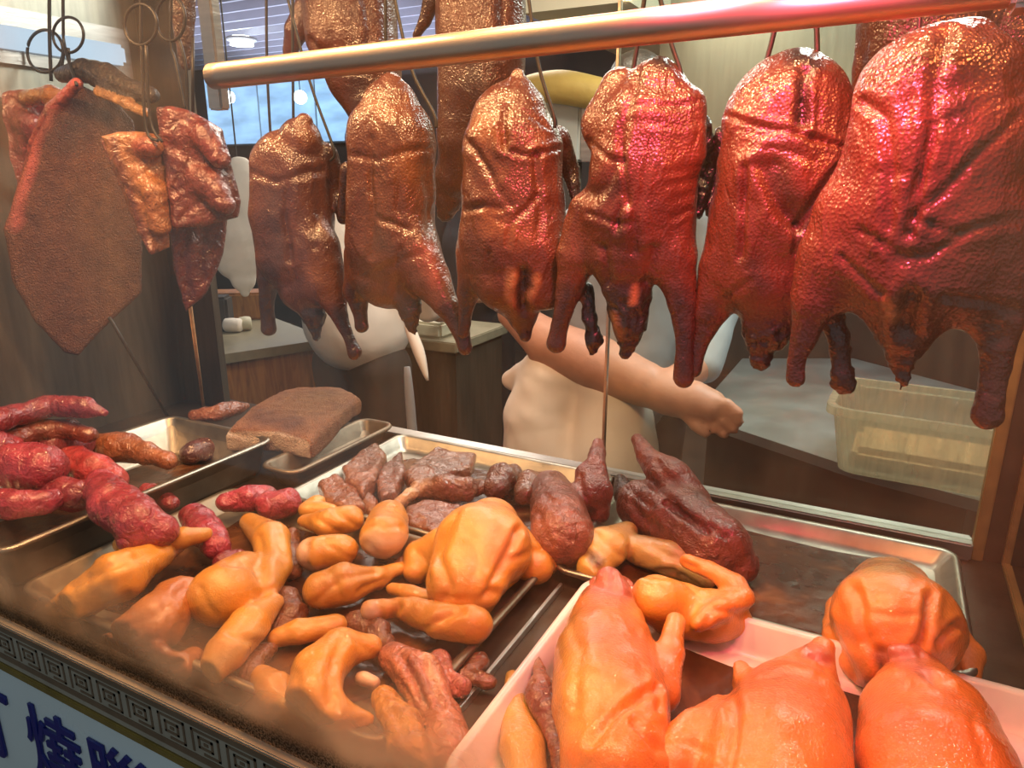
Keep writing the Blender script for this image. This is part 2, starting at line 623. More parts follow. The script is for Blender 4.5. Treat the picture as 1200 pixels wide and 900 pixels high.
def smin(a, b, k):
    h = np.clip(0.5 + 0.5 * (b - a) / k, 0, 1)
    return b * (1 - h) + a * h - k * h * (1 - h)


SAUCE_PARTS = []


def chain_sdf(P, pts, rad):
    """Distance to a chain of tapering round segments."""
    best = None
    if len(pts) == 1:
        return np.linalg.norm(P - pts[0], axis=-1) - rad[0]
    for a, b, ra, rb in zip(pts[:-1], pts[1:], rad[:-1], rad[1:]):
        ba = b - a
        t = np.clip(((P - a) @ ba) / max(ba @ ba, 1e-12), 0, 1)
        d = np.linalg.norm(P - a - t[..., None] * ba, axis=-1) - (ra + (rb - ra) * t)
        best = d if best is None else smin(best, d, 0.004)
    return best


def poly_sdf2(p, poly):
    n = len(poly)
    d = np.full(p.shape[:-1], 1e9)
    s = np.ones(p.shape[:-1])
    for i in range(n):
        a = poly[i]
        b = poly[i - 1]
        e = b - a
        w = p - a
        t = np.clip((w @ e) / (e @ e), 0, 1)
        q = w - t[..., None] * e
        d = np.minimum(d, (q ** 2).sum(-1))
        c1 = p[..., 1] >= a[1]
        c2 = p[..., 1] < b[1]
        c3 = (e[0] * w[..., 1]) > (e[1] * w[..., 0])
        fl = (c1 & c2 & c3) | (~c1 & ~c2 & ~c3)
        s = np.where(fl, -s, s)
    return s * np.sqrt(d)


def poly_dist(p, pts):
    best = np.full(len(p), 1e9)
    for a, b in zip(pts[:-1], pts[1:]):
        ba = b - a
        t = np.clip(((p - a) @ ba) / max(ba @ ba, 1e-9), 0, 1)
        best = np.minimum(best, np.linalg.norm(p - a - t[:, None] * ba, axis=1))
    return best


def C(part, tint, pts, lift=0.0, k=0.012, mode='add'):
    return dict(part=part, tint=tint, pts=pts, lift=lift, k=k, mode=mode)


def organic(name, label, cat, mat, place, chains, group=None, flat=0.72, vox=0.0042, amp=0.0012, freq=60, ridge=0.0,
            rfreq=40, seed=1, slab=None, part_mats=None, floor_z=None, part_labels=None, tint_noise=0.0,
            creases=(), stains=(), side_tint=None):
    """place = ('hang', Y) or ('lie', z).  Chain points are (x, y, r[, off]) read off the photograph; each becomes a ball of
    true size at its own distance: on the hanging plane (off = metres behind it) or resting on the surface at height z."""
    allp = [p for c in chains for p in c['pts']]
    # frame
    w3 = []
    for c in chains:
        P3, R3 = [], []
        for p in c['pts']:
            x, y, r = p[:3]
            off = p[3] if len(p) > 3 else 0.0
            if place[0] == 'hang':
                P = V(x, y, place[1] + off + c['lift'])
                R = r * depth(P) / F_PX
            elif place[0] == 'at':
                P = EYE + ray(x, y) * (place[1] + off + c['lift'])
                R = r * depth(P) / F_PX
            else:
                R = 0.03
                for _ in range(5):
                    P = G(x, y, place[1] + R * flat + off + c['lift'])
                    R = r * depth(P) / F_PX
            P3.append(P)
            R3.append(R)
        w3.append((np.array(P3), np.array(R3)))
    adds = [w3[i] for i, c in enumerate(chains) if c['mode'] == 'add']
    if slab:
        sp = np.array([V(x, y, slab['Y']) for x, y in slab['poly']]) if slab['kind'] == 'hang' else \
            np.array([G(x, y, slab['z']) for x, y in slab['poly']])
        cen = sp.mean(0)
    else:
        cen = np.concatenate([a_[0] for a_ in adds]).mean(0)
    if place[0] in ('hang', 'at'):
        w = cen - EYE
        w[2] = 0
        w /= np.linalg.norm(w)
        v = np.array([0, 0, 1.0])
        u = np.cross(w, v)
        B = np.stack([u, v, w])                 # rows: local axes
        sc = np.array([1, 1, flat])
    else:
        B = np.eye(3)
        sc = np.array([1, 1, flat])
    toL = lambda P: ((P - cen) @ B.T) / sc
    loc = [(toL(P), R) for P, R in w3]
    lo = np.full(3, 1e9)
    hi = -lo
    for (P, R), c in zip(loc, chains):
        if c['mode'] == 'add':
            lo = np.minimum(lo, (P - R[:, None]).min(0))
            hi = np.maximum(hi, (P + R[:, None]).max(0))
    if slab:
        sl = toL(sp)
        th = slab['t']
        if slab['kind'] == 'hang':
            polyL = sl[:, [0, 1]]
            lo = np.minimum(lo, np.array([*polyL.min(0), -th / flat]))
            hi = np.maximum(hi, np.array([*polyL.max(0), th / flat]))
        else:
            polyL = sl[:, [0, 1]]
            ztop = sl[:, 2].max()
            lo = np.minimum(lo, np.array([*polyL.min(0), ztop - th / flat]))
            hi = np.maximum(hi, np.array([*polyL.max(0), ztop]))
    lo -= 3.5 * vox
    hi += 3.5 * vox
    n = np.maximum(np.ceil((hi - lo) / vox).astype(int) + 1, 4)
    ax = [lo[i] + vox * np.arange(n[i]) for i in range(3)]
    X = np.stack(np.meshgrid(*ax, indexing='ij'), -1)

    def ev(Pts, dist=False):
        f = None
        ds = []
        if slab:
            if slab['kind'] == 'hang':
                d2 = poly_sdf2(Pts[..., :2], polyL)
                dz = np.abs(Pts[..., 2]) - th / flat
                if slab.get('bow'):
                    dz = np.abs(Pts[..., 2] - slab['bow'] * np.sin((Pts[..., 0] - polyL[:, 0].min()) * 9)) - th / flat
            else:
                d2 = poly_sdf2(Pts[..., :2], polyL)
                zc_ = Pts[..., 2] + slab.get('bow', 0) * ((Pts[..., :2] - polyL.mean(0)) ** 2).sum(-1) / 0.0064
                dz = np.maximum(zc_ - ztop, (ztop - th / flat) - zc_)
            rd = slab.get('round', 0.008)
            a = np.maximum(d2 + rd, 0)
            b = np.maximum(dz + rd, 0)
            f = np.sqrt(a * a + b * b) + np.minimum(np.maximum(d2 + rd, dz + rd), 0) - rd
            ds.append(f)
        for (Pc, Rc), c in zip(loc, chains):
            d = chain_sdf(Pts, Pc, Rc)
            if c['mode'] == 'add':
                ds.append(d)
                f = d if f is None else smin(f, d, c['k'])
            elif c['mode'] == 'cut':
                f = -smin(-f, d, c['k']) if f is not None else f
        return (f, ds) if dist else f

    Fv = ev(X)
    if floor_z is not None and place[0] == 'lie':
        zl = (floor_z - cen[2]) / sc[2]
        Fv = np.maximum(Fv, (zl - X[..., 2]))
    if place[0] == 'lie':                         # pieces pushed up against the front pane end at the glass
        Fv = np.maximum(Fv, (0.45 + 0.0175) - (X[..., 1] + cen[1]))
    vl, q = surface_net(Fv, lo, vox)
    if np.linalg.det(B) > 0:
        q = q[:, ::-1]
    _, ds = ev(vl, True)
    # colours and parts
    add_c = ([slab] if slab else []) + [c for c in chains if c['mode'] == 'add']
    D = np.stack(ds, 1)
    Wt = np.exp(-np.clip((D - D.min(1, keepdims=True)) / 0.007, 0, 40))
    Wt /= Wt.sum(1, keepdims=True)
    T = Wt @ np.array([c['tint'] for c in add_c])
    for (Pc, Rc), c in zip(loc, chains):
        if c['mode'] in ('paint', 'cut') and c['tint'] is not None:
            d = chain_sdf(vl, Pc, Rc) + 0.004 * wave_noise(vl, 160, seed + 5)
            a = np.clip(0.5 - d / (0.010 if c['mode'] == 'paint' else 0.006), 0, 1)[:, None]
            T = T * (1 - a) + np.array(c['tint']) * a
    if tint_noise:
        T = T * np.exp(tint_noise * wave_noise(vl, 45, seed + 9, 3))[:, None]
    names = []
    for c in add_c:
        if c['part'] not in names:
            names.append(c['part'])
    pid_chain = np.array([names.index(c['part']) for c in add_c])
    vp = pid_chain[D.argmin(1)]
    P = (vl * sc) @ B + cen
    # displacement along normals
    me = bpy.data.meshes.new(name)
    me.from_pydata(P.tolist(), [], q.tolist())
    nv = len(P)
    nrm = np.empty(nv * 3)
    me.vertices.foreach_get('normal', nrm)
    nrm = nrm.reshape(-1, 3)
    dsp = amp * wave_noise(P, freq, seed)
    if ridge:
        dsp += ridge * wave_noise(P * np.array([1, 1, 0.6]), rfreq, seed + 3, 3, True)
    if mat == 'roast':
        stains = list(stains) + [([p_[:2] for p_ in c['pts'][-3:]], 1.9 * max(c['pts'][-1][2], 8), (0.030, 0.012, 0.009)) for c in chains if c['part'] == 'leg' and c['mode'] == 'add' and len(c['pts']) > 2]
    if creases or stains:
        vv = P - EYE
        dd = vv @ _f
        uv = np.stack([600 + F_PX * (vv @ _r) / dd, 450 - F_PX * (vv @ _u) / dd], 1)
        face = -(nrm * vv).sum(1) / np.linalg.norm(vv, axis=1)
        fw_ = np.clip((face - 0.05) / 0.35, 0, 1)
        wob = np.stack([wave_noise(P, 70, seed + 20), wave_noise(P, 70, seed + 21)], 1) * 4.0
        for pts, wd_, dep_ in creases:
            d_ = poly_dist(uv + wob, np.array(pts, float))
            wd_ = wd_ * 0.85 * (1 + 0.35 * wave_noise(P, 55, seed + 30))
            dep_ = dep_ * 0.62 * np.clip(0.85 + 0.9 * wave_noise(P, 40, seed + 31), 0.25, 1.5)
            prof = -np.exp(-(d_ / wd_) ** 2) + 0.30 * np.exp(-((d_ - 2.3 * wd_) / (1.3 * wd_)) ** 2)
            dsp += dep_ * prof * fw_
        for pts, r_, tc in stains:
            d_ = poly_dist(uv + wob * 1.5, np.array(pts, float))
            a_ = (np.clip(1.0 - d_ / r_, 0, 1) ** 0.7 * np.clip((face + 0.1) / 0.3, 0, 1))[:, None]
            T = T * (1 - a_) + np.array(tc) * a_
    if side_tint is not None:
        sd = np.clip((-(0.30 * nrm[:, 0] + 0.80 * nrm[:, 1]) - 0.35) / 0.15, 0, 1)[:, None]
        T = T * (1 - sd) + np.array(side_tint) * sd
    if mat == 'roast':                             # charred ends are ragged
        ch_ = np.clip(1.0 - T.mean(1) / 0.024, 0, 1)
        dsp += ch_ * (0.0035 * wave_noise(P, 150, seed + 40, 2) + 0.003 * wave_noise(P, 320, seed + 41, 1, True))
    P = P + nrm * dsp[:, None]
    base = np.array([cen[0], cen[1], P[:, 2].min()])
    me.vertices.foreach_set('co', (P - base).ravel())
    me.update()
    me.vertices.foreach_get('normal', nrm := np.empty(nv * 3))
    nrm = nrm.reshape(-1, 3)
    pm = part_mats or {}

    def finish(m, tv, nn):
        m.polygons.foreach_set('use_smooth', np.ones(len(m.polygons), bool))
        at = m.color_attributes.new('tint', 'FLOAT_COLOR', 'POINT')
        at.data.foreach_set('color', np.concatenate([tv, np.ones((len(tv), 1))], 1).ravel())
        m.normals_split_custom_set_from_vertices(nn.tolist())

    if len(names) == 1:
        finish(me, T, nrm)
        o = link_mesh(name, me, M[pm.get(names[0], mat)], None, base)
        return tag(o, label, cat, group)
    root = empty(name, base, label, cat, group)
    fp = np.sort(vp[q], 1)[:, 1]
    rel = P - base
    bpy.data.meshes.remove(me)
    def islands(qs):
        used, inv = np.unique(qs, return_inverse=True)
        qi = inv.reshape(-1, 4)
        comp = np.arange(len(used))
        while True:
            mn = comp[qi].min(1)
            new = comp.copy()
            np.minimum.at(new, qi.ravel(), mn.repeat(4))
            new = new[new]
            if (new == comp).all():
                return comp[qi[:, 0]]
            comp = new
    for i in range(1, len(names)):
        ix = np.where(fp == i)[0]
        if len(ix) == 0:
            continue
        ids, inv_, cn = np.unique(islands(q[ix]), return_inverse=True, return_counts=True)
        fp[ix[cn[inv_] < max(12, 0.12 * cn.max())]] = 0
    for i, nme in enumerate(names):
        qs = q[fp == i]
        if len(qs) == 0:
            continue
        # separate islands of the same part name become separate parts
        fc = islands(qs)
        ids = np.unique(fc)
        groups = [fc == b_ for b_ in ids] if i > 0 else [np.ones(len(fc), bool)]
        for g in groups:
            qq = qs[g]
            us, iv = np.unique(qq, return_inverse=True)
            m = bpy.data.meshes.new(nme)
            m.from_pydata(rel[us].tolist(), [], iv.reshape(-1, 4).tolist())
            finish(m, T[us], nrm[us])
            o = link_mesh(nme, m, M[pm.get(nme, mat)], root)
            if part_labels and nme in part_labels:
                o['label'] = part_labels[nme]
    return root


# ================================================================== SETTING
Z0 = 0.85                       # counter of the display case
XL, XR = -1.70, 0.205           # left wall of the case, its back right corner post
YF, YB = 0.45, 1.28


def structure(o):
    o['kind'] = 'structure'
    return o


structure(box_obj('floor', (-7, -1.5, -0.05), (3.0, 6.2, 0.0), M['floor']))
structure(box_obj('wall_back', (-7, 5.44, 0), (3.0, 5.54, 2.75), M['dark']))
structure(box_obj('wall_right', (1.6, 0.45, 0), (1.7, 6.0, 2.75), M['dark']))
structure(box_obj('wall_left', (-7.0, 0.45, 0), (-6.9, 6.0, 2.75), M['dark']))
structure(box_obj('ceiling', (-7, 1.35, 2.70), (3.0, 6.2, 2.78), M['void']))
structure(box_obj('slab_counter', (-2.4, YF + 0.012, Z0 - 0.03), (1.2, YB + 0.06, Z0), M['counter']))
structure(box_obj('wall_plinth', (-2.4, YB - 0.02, 0), (1.2, YB + 0.03, Z0 - 0.031), M['dark']))
# stainless side wall on the left of the case, up to an added glowing band for a reflection, with a window post in front of it
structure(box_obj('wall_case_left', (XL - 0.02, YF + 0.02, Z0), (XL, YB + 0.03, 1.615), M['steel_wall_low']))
structure(box_obj('wall_case_upper', (XL - 0.02, YF + 0.02, 1.616), (XL, YB + 0.03, 2.2), M['steel_wall']))  # lighter tone paints the ceiling's reflection on the upper wall
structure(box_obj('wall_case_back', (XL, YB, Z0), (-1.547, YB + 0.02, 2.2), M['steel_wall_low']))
tl = empty('strip_light', (XL + 0.02, 0.86, CAM_Z + 0.283), 'cold bluish strip light along the steel wall above the pork', 'light')
box_obj('housing', (-0.02, -0.36, -0.05), (-0.004, 0.38, 0.06), M['steel'], tl)
box_obj('tube', (-0.004, -0.34, -0.023), (0.012, 0.36, 0.023), M['tube'], tl, 0.008)  # added glowing strip where the steel wall mirrors the ceiling

# right side: corner post, beads, steel panel
structure(box_obj('trim_1', (0.188, YB - 0.012, Z0), (0.205, YB + 0.012, 2.3), M['brass'], bev=0.002))
structure(box_obj('wall_corner', (0.206, YB - 0.004, Z0), (0.232, YB + 0.016, 2.3), M['counter']))
structure(box_obj('trim_2', (0.231, YB - 0.016, Z0), (0.242, YB + 0.014, 2.3), M['brass'], bev=0.002))
structure(box_obj('trim_3', (0.231, 0.62, Z0), (0.243, YB - 0.017, Z0 + 0.010), M['brass'], bev=0.002))
structure(box_obj('wall_case_right', (0.243, YB - 0.002, Z0), (1.2, YB + 0.018, 2.3), M['counter']))

# sill and sliding panes at the back of the case
structure(box_obj('trim_4', (-1.05, YB - 0.020, Z0), (0.188, YB + 0.02, Z0 + 0.030), M['steel'], bev=0.003))
wn = structure(empty('window_1', ((-0.452 + 0.188) / 2, YB, Z0 + 0.03), None, None))
box_obj('pane', (-0.32, -0.003, 0), (0.32, 0.003, 1.35), M['back_glass'], wn)
box_obj('edge_strip', (-0.325, -0.006, 0), (-0.3205, 0.006, 1.35), M['rail'], wn)

# front pane
fw = structure(empty('window_2', (-0.7, YF, Z0), None, None))
box_obj('pane', (-1.6, -0.003, 0.002), (1.5, 0.003, 1.3), M['front_glass'], fw)

structure(box_obj('trim_7', (-2.2, YF + 0.0035, Z0), (0.8, YF + 0.014, Z0 + 0.016), M['charred'], bev=0.002))
# patterned band and sign under the pane
band = structure(empty('trim_5', (0, YF, Z0), None, None))
box_obj('band', (-1.8, -0.012, -0.072), (0.8, 0.010, 0.0), M['band_base'], band, 0.0015)
bm = bmesh.new()
for z0, z1 in ((-0.013, -0.004), (-0.062, -0.053)):
    add_box(bm, (-1.8, -0.0128, z0), (0.8, -0.0118, z1))
bm_obj('stripe', bm, M['band_brown'], band)
bm = bmesh.new()


def stroke(x0, x1, z0, z1):
    add_box(bm, (x0, -0.0128, z0), (x1, -0.0118, z1))


t_ = 0.0034
for i in range(-20, 14):
    cx = -0.979 + 0.0585 * i
    for hw, hh, gap in ((0.0235, 0.0165, True), (0.0125, 0.0085, False)):
        cz = -0.033
        stroke(cx - hw, cx + hw, cz + hh - t_, cz + hh)
        stroke(cx + hw - t_, cx + hw, cz - hh, cz + hh)
        if gap:
            stroke(cx - hw, cx - hw + t_, cz - hh, cz + hh)
            stroke(cx - hw * 0.2, cx + hw, cz - hh, cz - hh + t_)
        else:
            stroke(cx - hw, cx + hw, cz - hh, cz - hh + t_)
            stroke(cx - hw, cx - hw + t_, cz - hh, cz + hh)
    stroke(cx - 0.003, cx + 0.004, -0.035, -0.031)
bm_obj('key_pattern', bm, M['band_brown'], band)
box_obj('gold_edge', (-1.8, -0.015, -0.084), (0.8, 0.008, -0.072), M['gold'], band, 0.002)

sg = empty('shop_sign', (-0.9, YF, 0.25), 'pale blue sign board with dark blue Chinese letters below the patterned band', 'sign')
box_obj('board', (-0.9, -0.010, 0.0), (1.7, 0.012, 0.515), M['sign'], sg)


def glyph(ch, x0, x1, z0, z1):
    c = bpy.data.curves.new('letter', 'FONT')
    c.body = ch
    c.extrude = 0.02
    c.offset = 0.0
    c.bevel_depth = 0.008
    o = bpy.data.objects.new('letter', c)
    COL.objects.link(o)
    bpy.context.view_layer.update()
    me = bpy.data.meshes.new_from_object(o.evaluated_get(bpy.context.evaluated_depsgraph_get()))
    bpy.data.objects.remove(o)
    co = np.array([v.co[:] for v in me.vertices])
    a, b = co.min(0), co.max(0)
    out = np.zeros_like(co)
    out[:, 0] = x0 + (co[:, 0] - a[0]) / (b[0] - a[0]) * (x1 - x0)
    out[:, 2] = z0 + (co[:, 1] - a[1]) / (b[1] - a[1]) * (z1 - z0)
    out[:, 1] = -0.0102 - (co[:, 2] - a[2]) / (b[2] - a[2]) * 0.004
    base = np.array([-0.9, YF, 0.25])
    out += np.array([0, YF, CAM_Z]) - base
    me.vertices.foreach_set('co', out.ravel())
    me.materials.clear()
    me.update()
    return link_mesh('letter', me, M['sign_blue'], sg)


glyph('丁', -1.163, -1.071, -0.868, -0.736)
glyph('燒', -1.030, -0.896, -0.862, -0.720)
glyph('臘', -0.882, -0.748, -0.862, -0.720)

# ---- rail
rl = empty('hanging_rail', (-0.705, 0.62, CAM_Z + 0.112), 'thick polished steel rail running across in front of the hanging ducks', 'rail')
bm = bmesh.new()
add_tube(bm, [(0.0, 0, 0), (0.02, 0, 0.0003), (0.75, 0, 0.0115), (0.80, 0, 0.0123)], 0.0138, 22)
bm_obj('tube', bm, M['rail'], rl, smooth=True)
box_obj('end_bracket', (0.757, -0.017, -0.005), (0.80, 0.017, 0.030), M['steel'], rl, 0.003)
box_obj('hanger_post', (-0.016, 0.002, -0.035), (0.006, 0.016, 0.50), M['steel'], rl, 0.002)
# bars the hooks hang from, above the ducks (just out of frame)
for nme, y, z, lab in (('hook_bar', 0.86, 0.40, 'round steel bar above the front row of ducks'), ('hook_bar', 1.12, 0.60, 'round steel bar above the rear row of ducks')):
    bm = bmesh.new()
    add_tube(bm, [(-1.6, 0, 0), (0.9, 0, 0)], 0.009, 10)
    tag(bm_obj(nme, bm, M['rail'], None, (0, y, CAM_Z + z), True), lab, 'bar')


# ---- trays
def pan(name, label, x0, x1, y0, y1, zt, dep, mat, rad=0.03, lip=0.012, slope=0.012, group=None):
    def ring(inset, z, r):
        r = max(r, 0.004)
        a0, a1, b0, b1 = x0 + inset, x1 - inset, y0 + inset, y1 - inset
        pts = []
        for cx, cy, s in ((a1 - r, b1 - r, 0), (a0 + r, b1 - r, 1), (a0 + r, b0 + r, 2), (a1 - r, b0 + r, 3)):
            for k in range(7):
                t = (s + k / 6) * math.pi / 2
                pts.append((cx + r * math.cos(t), cy + r * math.sin(t), z))
        return pts
    bm = bmesh.new()
    spec = [(lip + slope + 0.0015 + 0.004, zt - dep - 0.0015, rad - lip), (lip + 0.0, zt - 0.010, rad - lip + 0.002), (0.0015, zt - 0.008, rad), (-0.0005, zt - 0.004, rad), (0.0015, zt, rad), (lip * 0.7, zt, rad - lip * .7),
            (lip, zt - 0.003, rad - lip), (lip + slope, zt - dep + 0.010, rad - lip - 0.004), (lip + slope + 0.008, zt - dep, rad - lip - 0.008)]
    rings = [[bm.verts.new(p) for p in ring(*s)] for s in spec]
    n = len(rings[0])
    for A, B in zip(rings[:-1], rings[1:]):
        for k in range(n):
            bm.faces.new((A[k], A[(k + 1) % n], B[(k + 1) % n], B[k]))
    bm.faces.new(rings[-1])
    bm.faces.new(rings[0][::-1])
    bmesh.ops.recalc_face_normals(bm, faces=bm.faces)
    base = Vector(((x0 + x1) / 2, (y0 + y1) / 2, zt - dep - 0.0015))
    for v in bm.verts:
        v.co -= base
    o = bm_obj(name, bm, mat, None, base, True)
    for p in o.data.polygons:
        p.use_smooth = len(p.vertices) == 4
    return tag(o, label, 'tray', group)


def puddle(name, label, x0, x1, y0, y1, z, seed):
    n = 48
    g = np.random.default_rng(seed)
    ph = g.uniform(0, 6.28, 4)
    bm = bmesh.new()
    c = Vector(((x0 + x1) / 2, (y0 + y1) / 2, z))
    top, bot = [], []
    for k in range(n):
        t = k / n * 2 * math.pi
        ct, st = math.cos(t), math.sin(t)
        r = 1.0 / max(abs(ct), abs(st)) ** 0.75
        r *= 0.885 + 0.035 * math.sin(3 * t + ph[0]) + 0.03 * math.sin(7 * t + ph[1]) + 0.02 * math.sin(11 * t + ph[2])
        x, y = ct * r * (x1 - x0) / 2, st * r * (y1 - y0) / 2
        top.append(bm.verts.new((x * 0.985, y * 0.985, 0.0035)))
        bot.append(bm.verts.new((x, y, 0.0003)))
    bm.faces.new(top)
    for k in range(n):
        bm.faces.new((bot[k], bot[(k + 1) % n], top[(k + 1) % n], top[k]))
    bmesh.ops.recalc_face_normals(bm, faces=bm.faces)
    o = bm_obj(name, bm, M['sauce'], None, c)
    return tag(o, label, 'sauce', None, 'stuff')


pan('deep_steel_pan', 'deep stainless pan of red glazed pork by the left wall', -1.402, -1.077, 0.47, 1.012, 0.932, 0.078, M['pan_steel'])
pan('deep_steel_pan', 'small stainless pan under the crackling pork slab', -1.055, -0.955, 0.93, 1.262, 0.905, 0.05, M['old_steel'])
pan('shallow_steel_tray', 'shallow steel tray of poached chicken cuts nearest the pane', -1.06, -0.396, 0.475, 0.872, 0.882, 0.028, M['old_steel'])
pan('shallow_steel_tray', 'shallow steel tray of brown duck pieces behind the cut chicken', -0.945, -0.418, 0.882, 1.262, 0.884, 0.030, M['pan_steel'])
pan('white_tray', 'white enamel tray under the three whole orange chickens', -0.324, 0.24, 0.46, 0.868, 0.895, 0.040, M['white_tray'])
pan('shallow_steel_tray', 'shallow steel tray of dark gravy in the back right corner', -0.395, 0.166, 0.885, 1.232, 0.880, 0.027, M['pan_steel'])
puddle('dark_gravy', 'dark brown gravy pooled in the back right steel tray', -0.375, 0.155, 0.905, 1.212, 0.8535, 3)
puddle('red_gravy', 'dark gravy in the white tray between the whole chickens', -0.295, 0.205, 0.488, 0.84, 0.8555, 5)
puddle('brown_gravy', 'brown gravy under the chicken cuts in the front steel tray', -1.035, -0.44, 0.50, 0.85, 0.8545, 8)
puddle('brown_gravy', 'brown gravy under the duck pieces in the rear steel tray', -0.92, -0.44, 0.905, 1.235, 0.8545, 9)
puddle('pork_gravy', 'dark sticky gravy in the deep pan of red pork', -1.375, -1.105, 0.50, 0.985, 0.8545, 11)
# narrow steel divider between the two front trays
structure(box_obj('trim_6', (-0.374, 0.50, Z0), (-0.369, 0.88, Z0 + 0.012), M['steel'], bev=0.001))

# ================================================================== HANGING MEAT
OB = (0.122, 0.035, 0.012)     # orange-brown roast skin
RB = (0.112, 0.030, 0.012)
DK = (0.016, 0.009, 0.007)     # charred
BR = (0.060, 0.020, 0.009)
FAT = (0.40, 0.21, 0.080)
HI = (0.20, 0.065, 0.018)      # paler tan skin
DUCK = dict(vox=.0033, amp=.0022, freq=34, ridge=.0016, rfreq=62)

GD = 'roast ducks of the front row'
organic('roast_duck', 'small roast duck hanging first beside the pork, narrow and drooping', 'duck', 'roast', ('hang', 0.92), [
    C('body', OB, [(357, 143, 9), (352, 165, 25), (340, 200, 46), (341, 250, 49), (347, 300, 44), (355, 335, 30)]),
    C('leg', BR, [(320, 280, 20), (315, 325, 13), (313, 360, 7), (315, 385, 9)], k=.03),
    C('leg', OB, [(374, 290, 24), (382, 333, 24), (398, 370, 10), (410, 398, 7), (416, 413, 9)], k=.03),
    C('vent', DK, [(358, 340, 19), (368, 370, 14), (371, 394, 6)]),
    C('wing', BR, [(384, 180, 12, .03), (396, 222, 9, .05), (402, 256, 6, .04)])],
    GD, seed=2, part_labels={'vent': 'charred vent and tail'},
    creases=[([(290, 203), (325, 212), (375, 200)], 5, .006), ([(336, 218), (339, 305)], 5, .006), ([(312, 170), (330, 150)], 4, .003), ([(372, 215), (370, 290)], 5, .004), ([(345, 330), (340, 290)], 4, .004)],
    stains=[([(320, 230), (325, 300)], 22, (.10, .045, .035)), ([(375, 315), (385, 335)], 20, HI), ([(330, 165), (360, 160)], 18, HI)], **DUCK)
organic('roast_duck', 'roast duck hanging second, smooth bronze breast, over the white jacket', 'duck', 'roast', ('hang', 0.88), [
    C('body', OB, [(458, 102, 15), (458, 128, 34), (459, 165, 52), (458, 230, 51), (458, 290, 52), (455, 320, 42)]),
    C('leg', OB, [(424, 300, 18), (418, 340, 15), (423, 372, 7), (424, 382, 8)], k=.03),
    C('leg', OB, [(488, 295, 28), (503, 328, 25), (525, 360, 14), (540, 390, 9), (545, 408, 8)], k=.03),
    C('vent', DK, [(465, 325, 26), (480, 360, 14), (484, 388, 6)]),
    C('wing', BR, [(408, 200, 10, .04), (404, 250, 8, .05)])],
    GD, seed=3, part_labels={'vent': 'charred vent and tail'},
    creases=[([(432, 165), (437, 300)], 5, .006), ([(442, 256), (480, 266)], 4, .005), ([(406, 178), (440, 188), (470, 182), (508, 170)], 4, .003), ([(500, 190), (504, 290)], 5, .004), ([(465, 190), (470, 250)], 5, .003), ([(445, 318), (490, 300)], 5, .004), ([(470, 290), (462, 345)], 4, .005)],
    stains=[([(440, 120), (470, 125)], 20, HI), ([(470, 185), (480, 200)], 22, HI), ([(500, 300), (510, 320)], 22, (.30, .07, .04)), ([(445, 280), (470, 300)], 16, BR)], **DUCK)
organic('roast_duck', 'roast duck hanging third, creased breast, tail end split open', 'duck', 'roast', ('hang', 0.87), [
    C('body', OB, [(606, 88, 8), (605, 112, 22), (598, 142, 46), (601, 175, 58), (602, 230, 60), (601, 280, 63), (603, 318, 52)]),
    C('leg', OB, [(556, 300, 20), (549, 345, 13), (545, 378, 7), (543, 390, 8)], k=.03),
    C('leg', OB, [(640, 305, 26), (645, 345, 16)], k=.03),
    C('vent', BR, [(607, 335, 30), (612, 370, 17), (616, 394, 7)]),
    C('wing', BR, [(655, 160, 12, .05), (668, 200, 10, .07), (676, 238, 6, .06)])],
    GD, seed=4, part_labels={'vent': 'split tail end with fat showing'},
    creases=[([(603, 82), (594, 120), (591, 168)], 5, .010), ([(545, 160), (572, 200), (595, 240)], 4, .005), ([(592, 175), (625, 182), (658, 172)], 4, .004), ([(631, 180), (632, 305)], 5, .006), ([(546, 246), (566, 239), (585, 243)], 4, .006), ([(630, 230), (612, 248), (598, 262), (596, 288)], 4, .006), ([(572, 300), (570, 330)], 5, .004), ([(611, 318), (614, 355)], 6, .016), ([(640, 150), (618, 135)], 4, .003), ([(560, 240), (590, 262)], 4, .003)],
    stains=[([(611, 318), (613, 358)], 9, DK), ([(598, 320), (599, 348)], 8, FAT), ([(626, 322), (622, 350)], 7, FAT), ([(560, 140), (585, 160)], 20, HI), ([(570, 255), (610, 275)], 26, HI), ([(640, 200), (645, 290)], 22, (.16, .045, .02)), ([(614, 372), (616, 392)], 12, DK)], **DUCK)
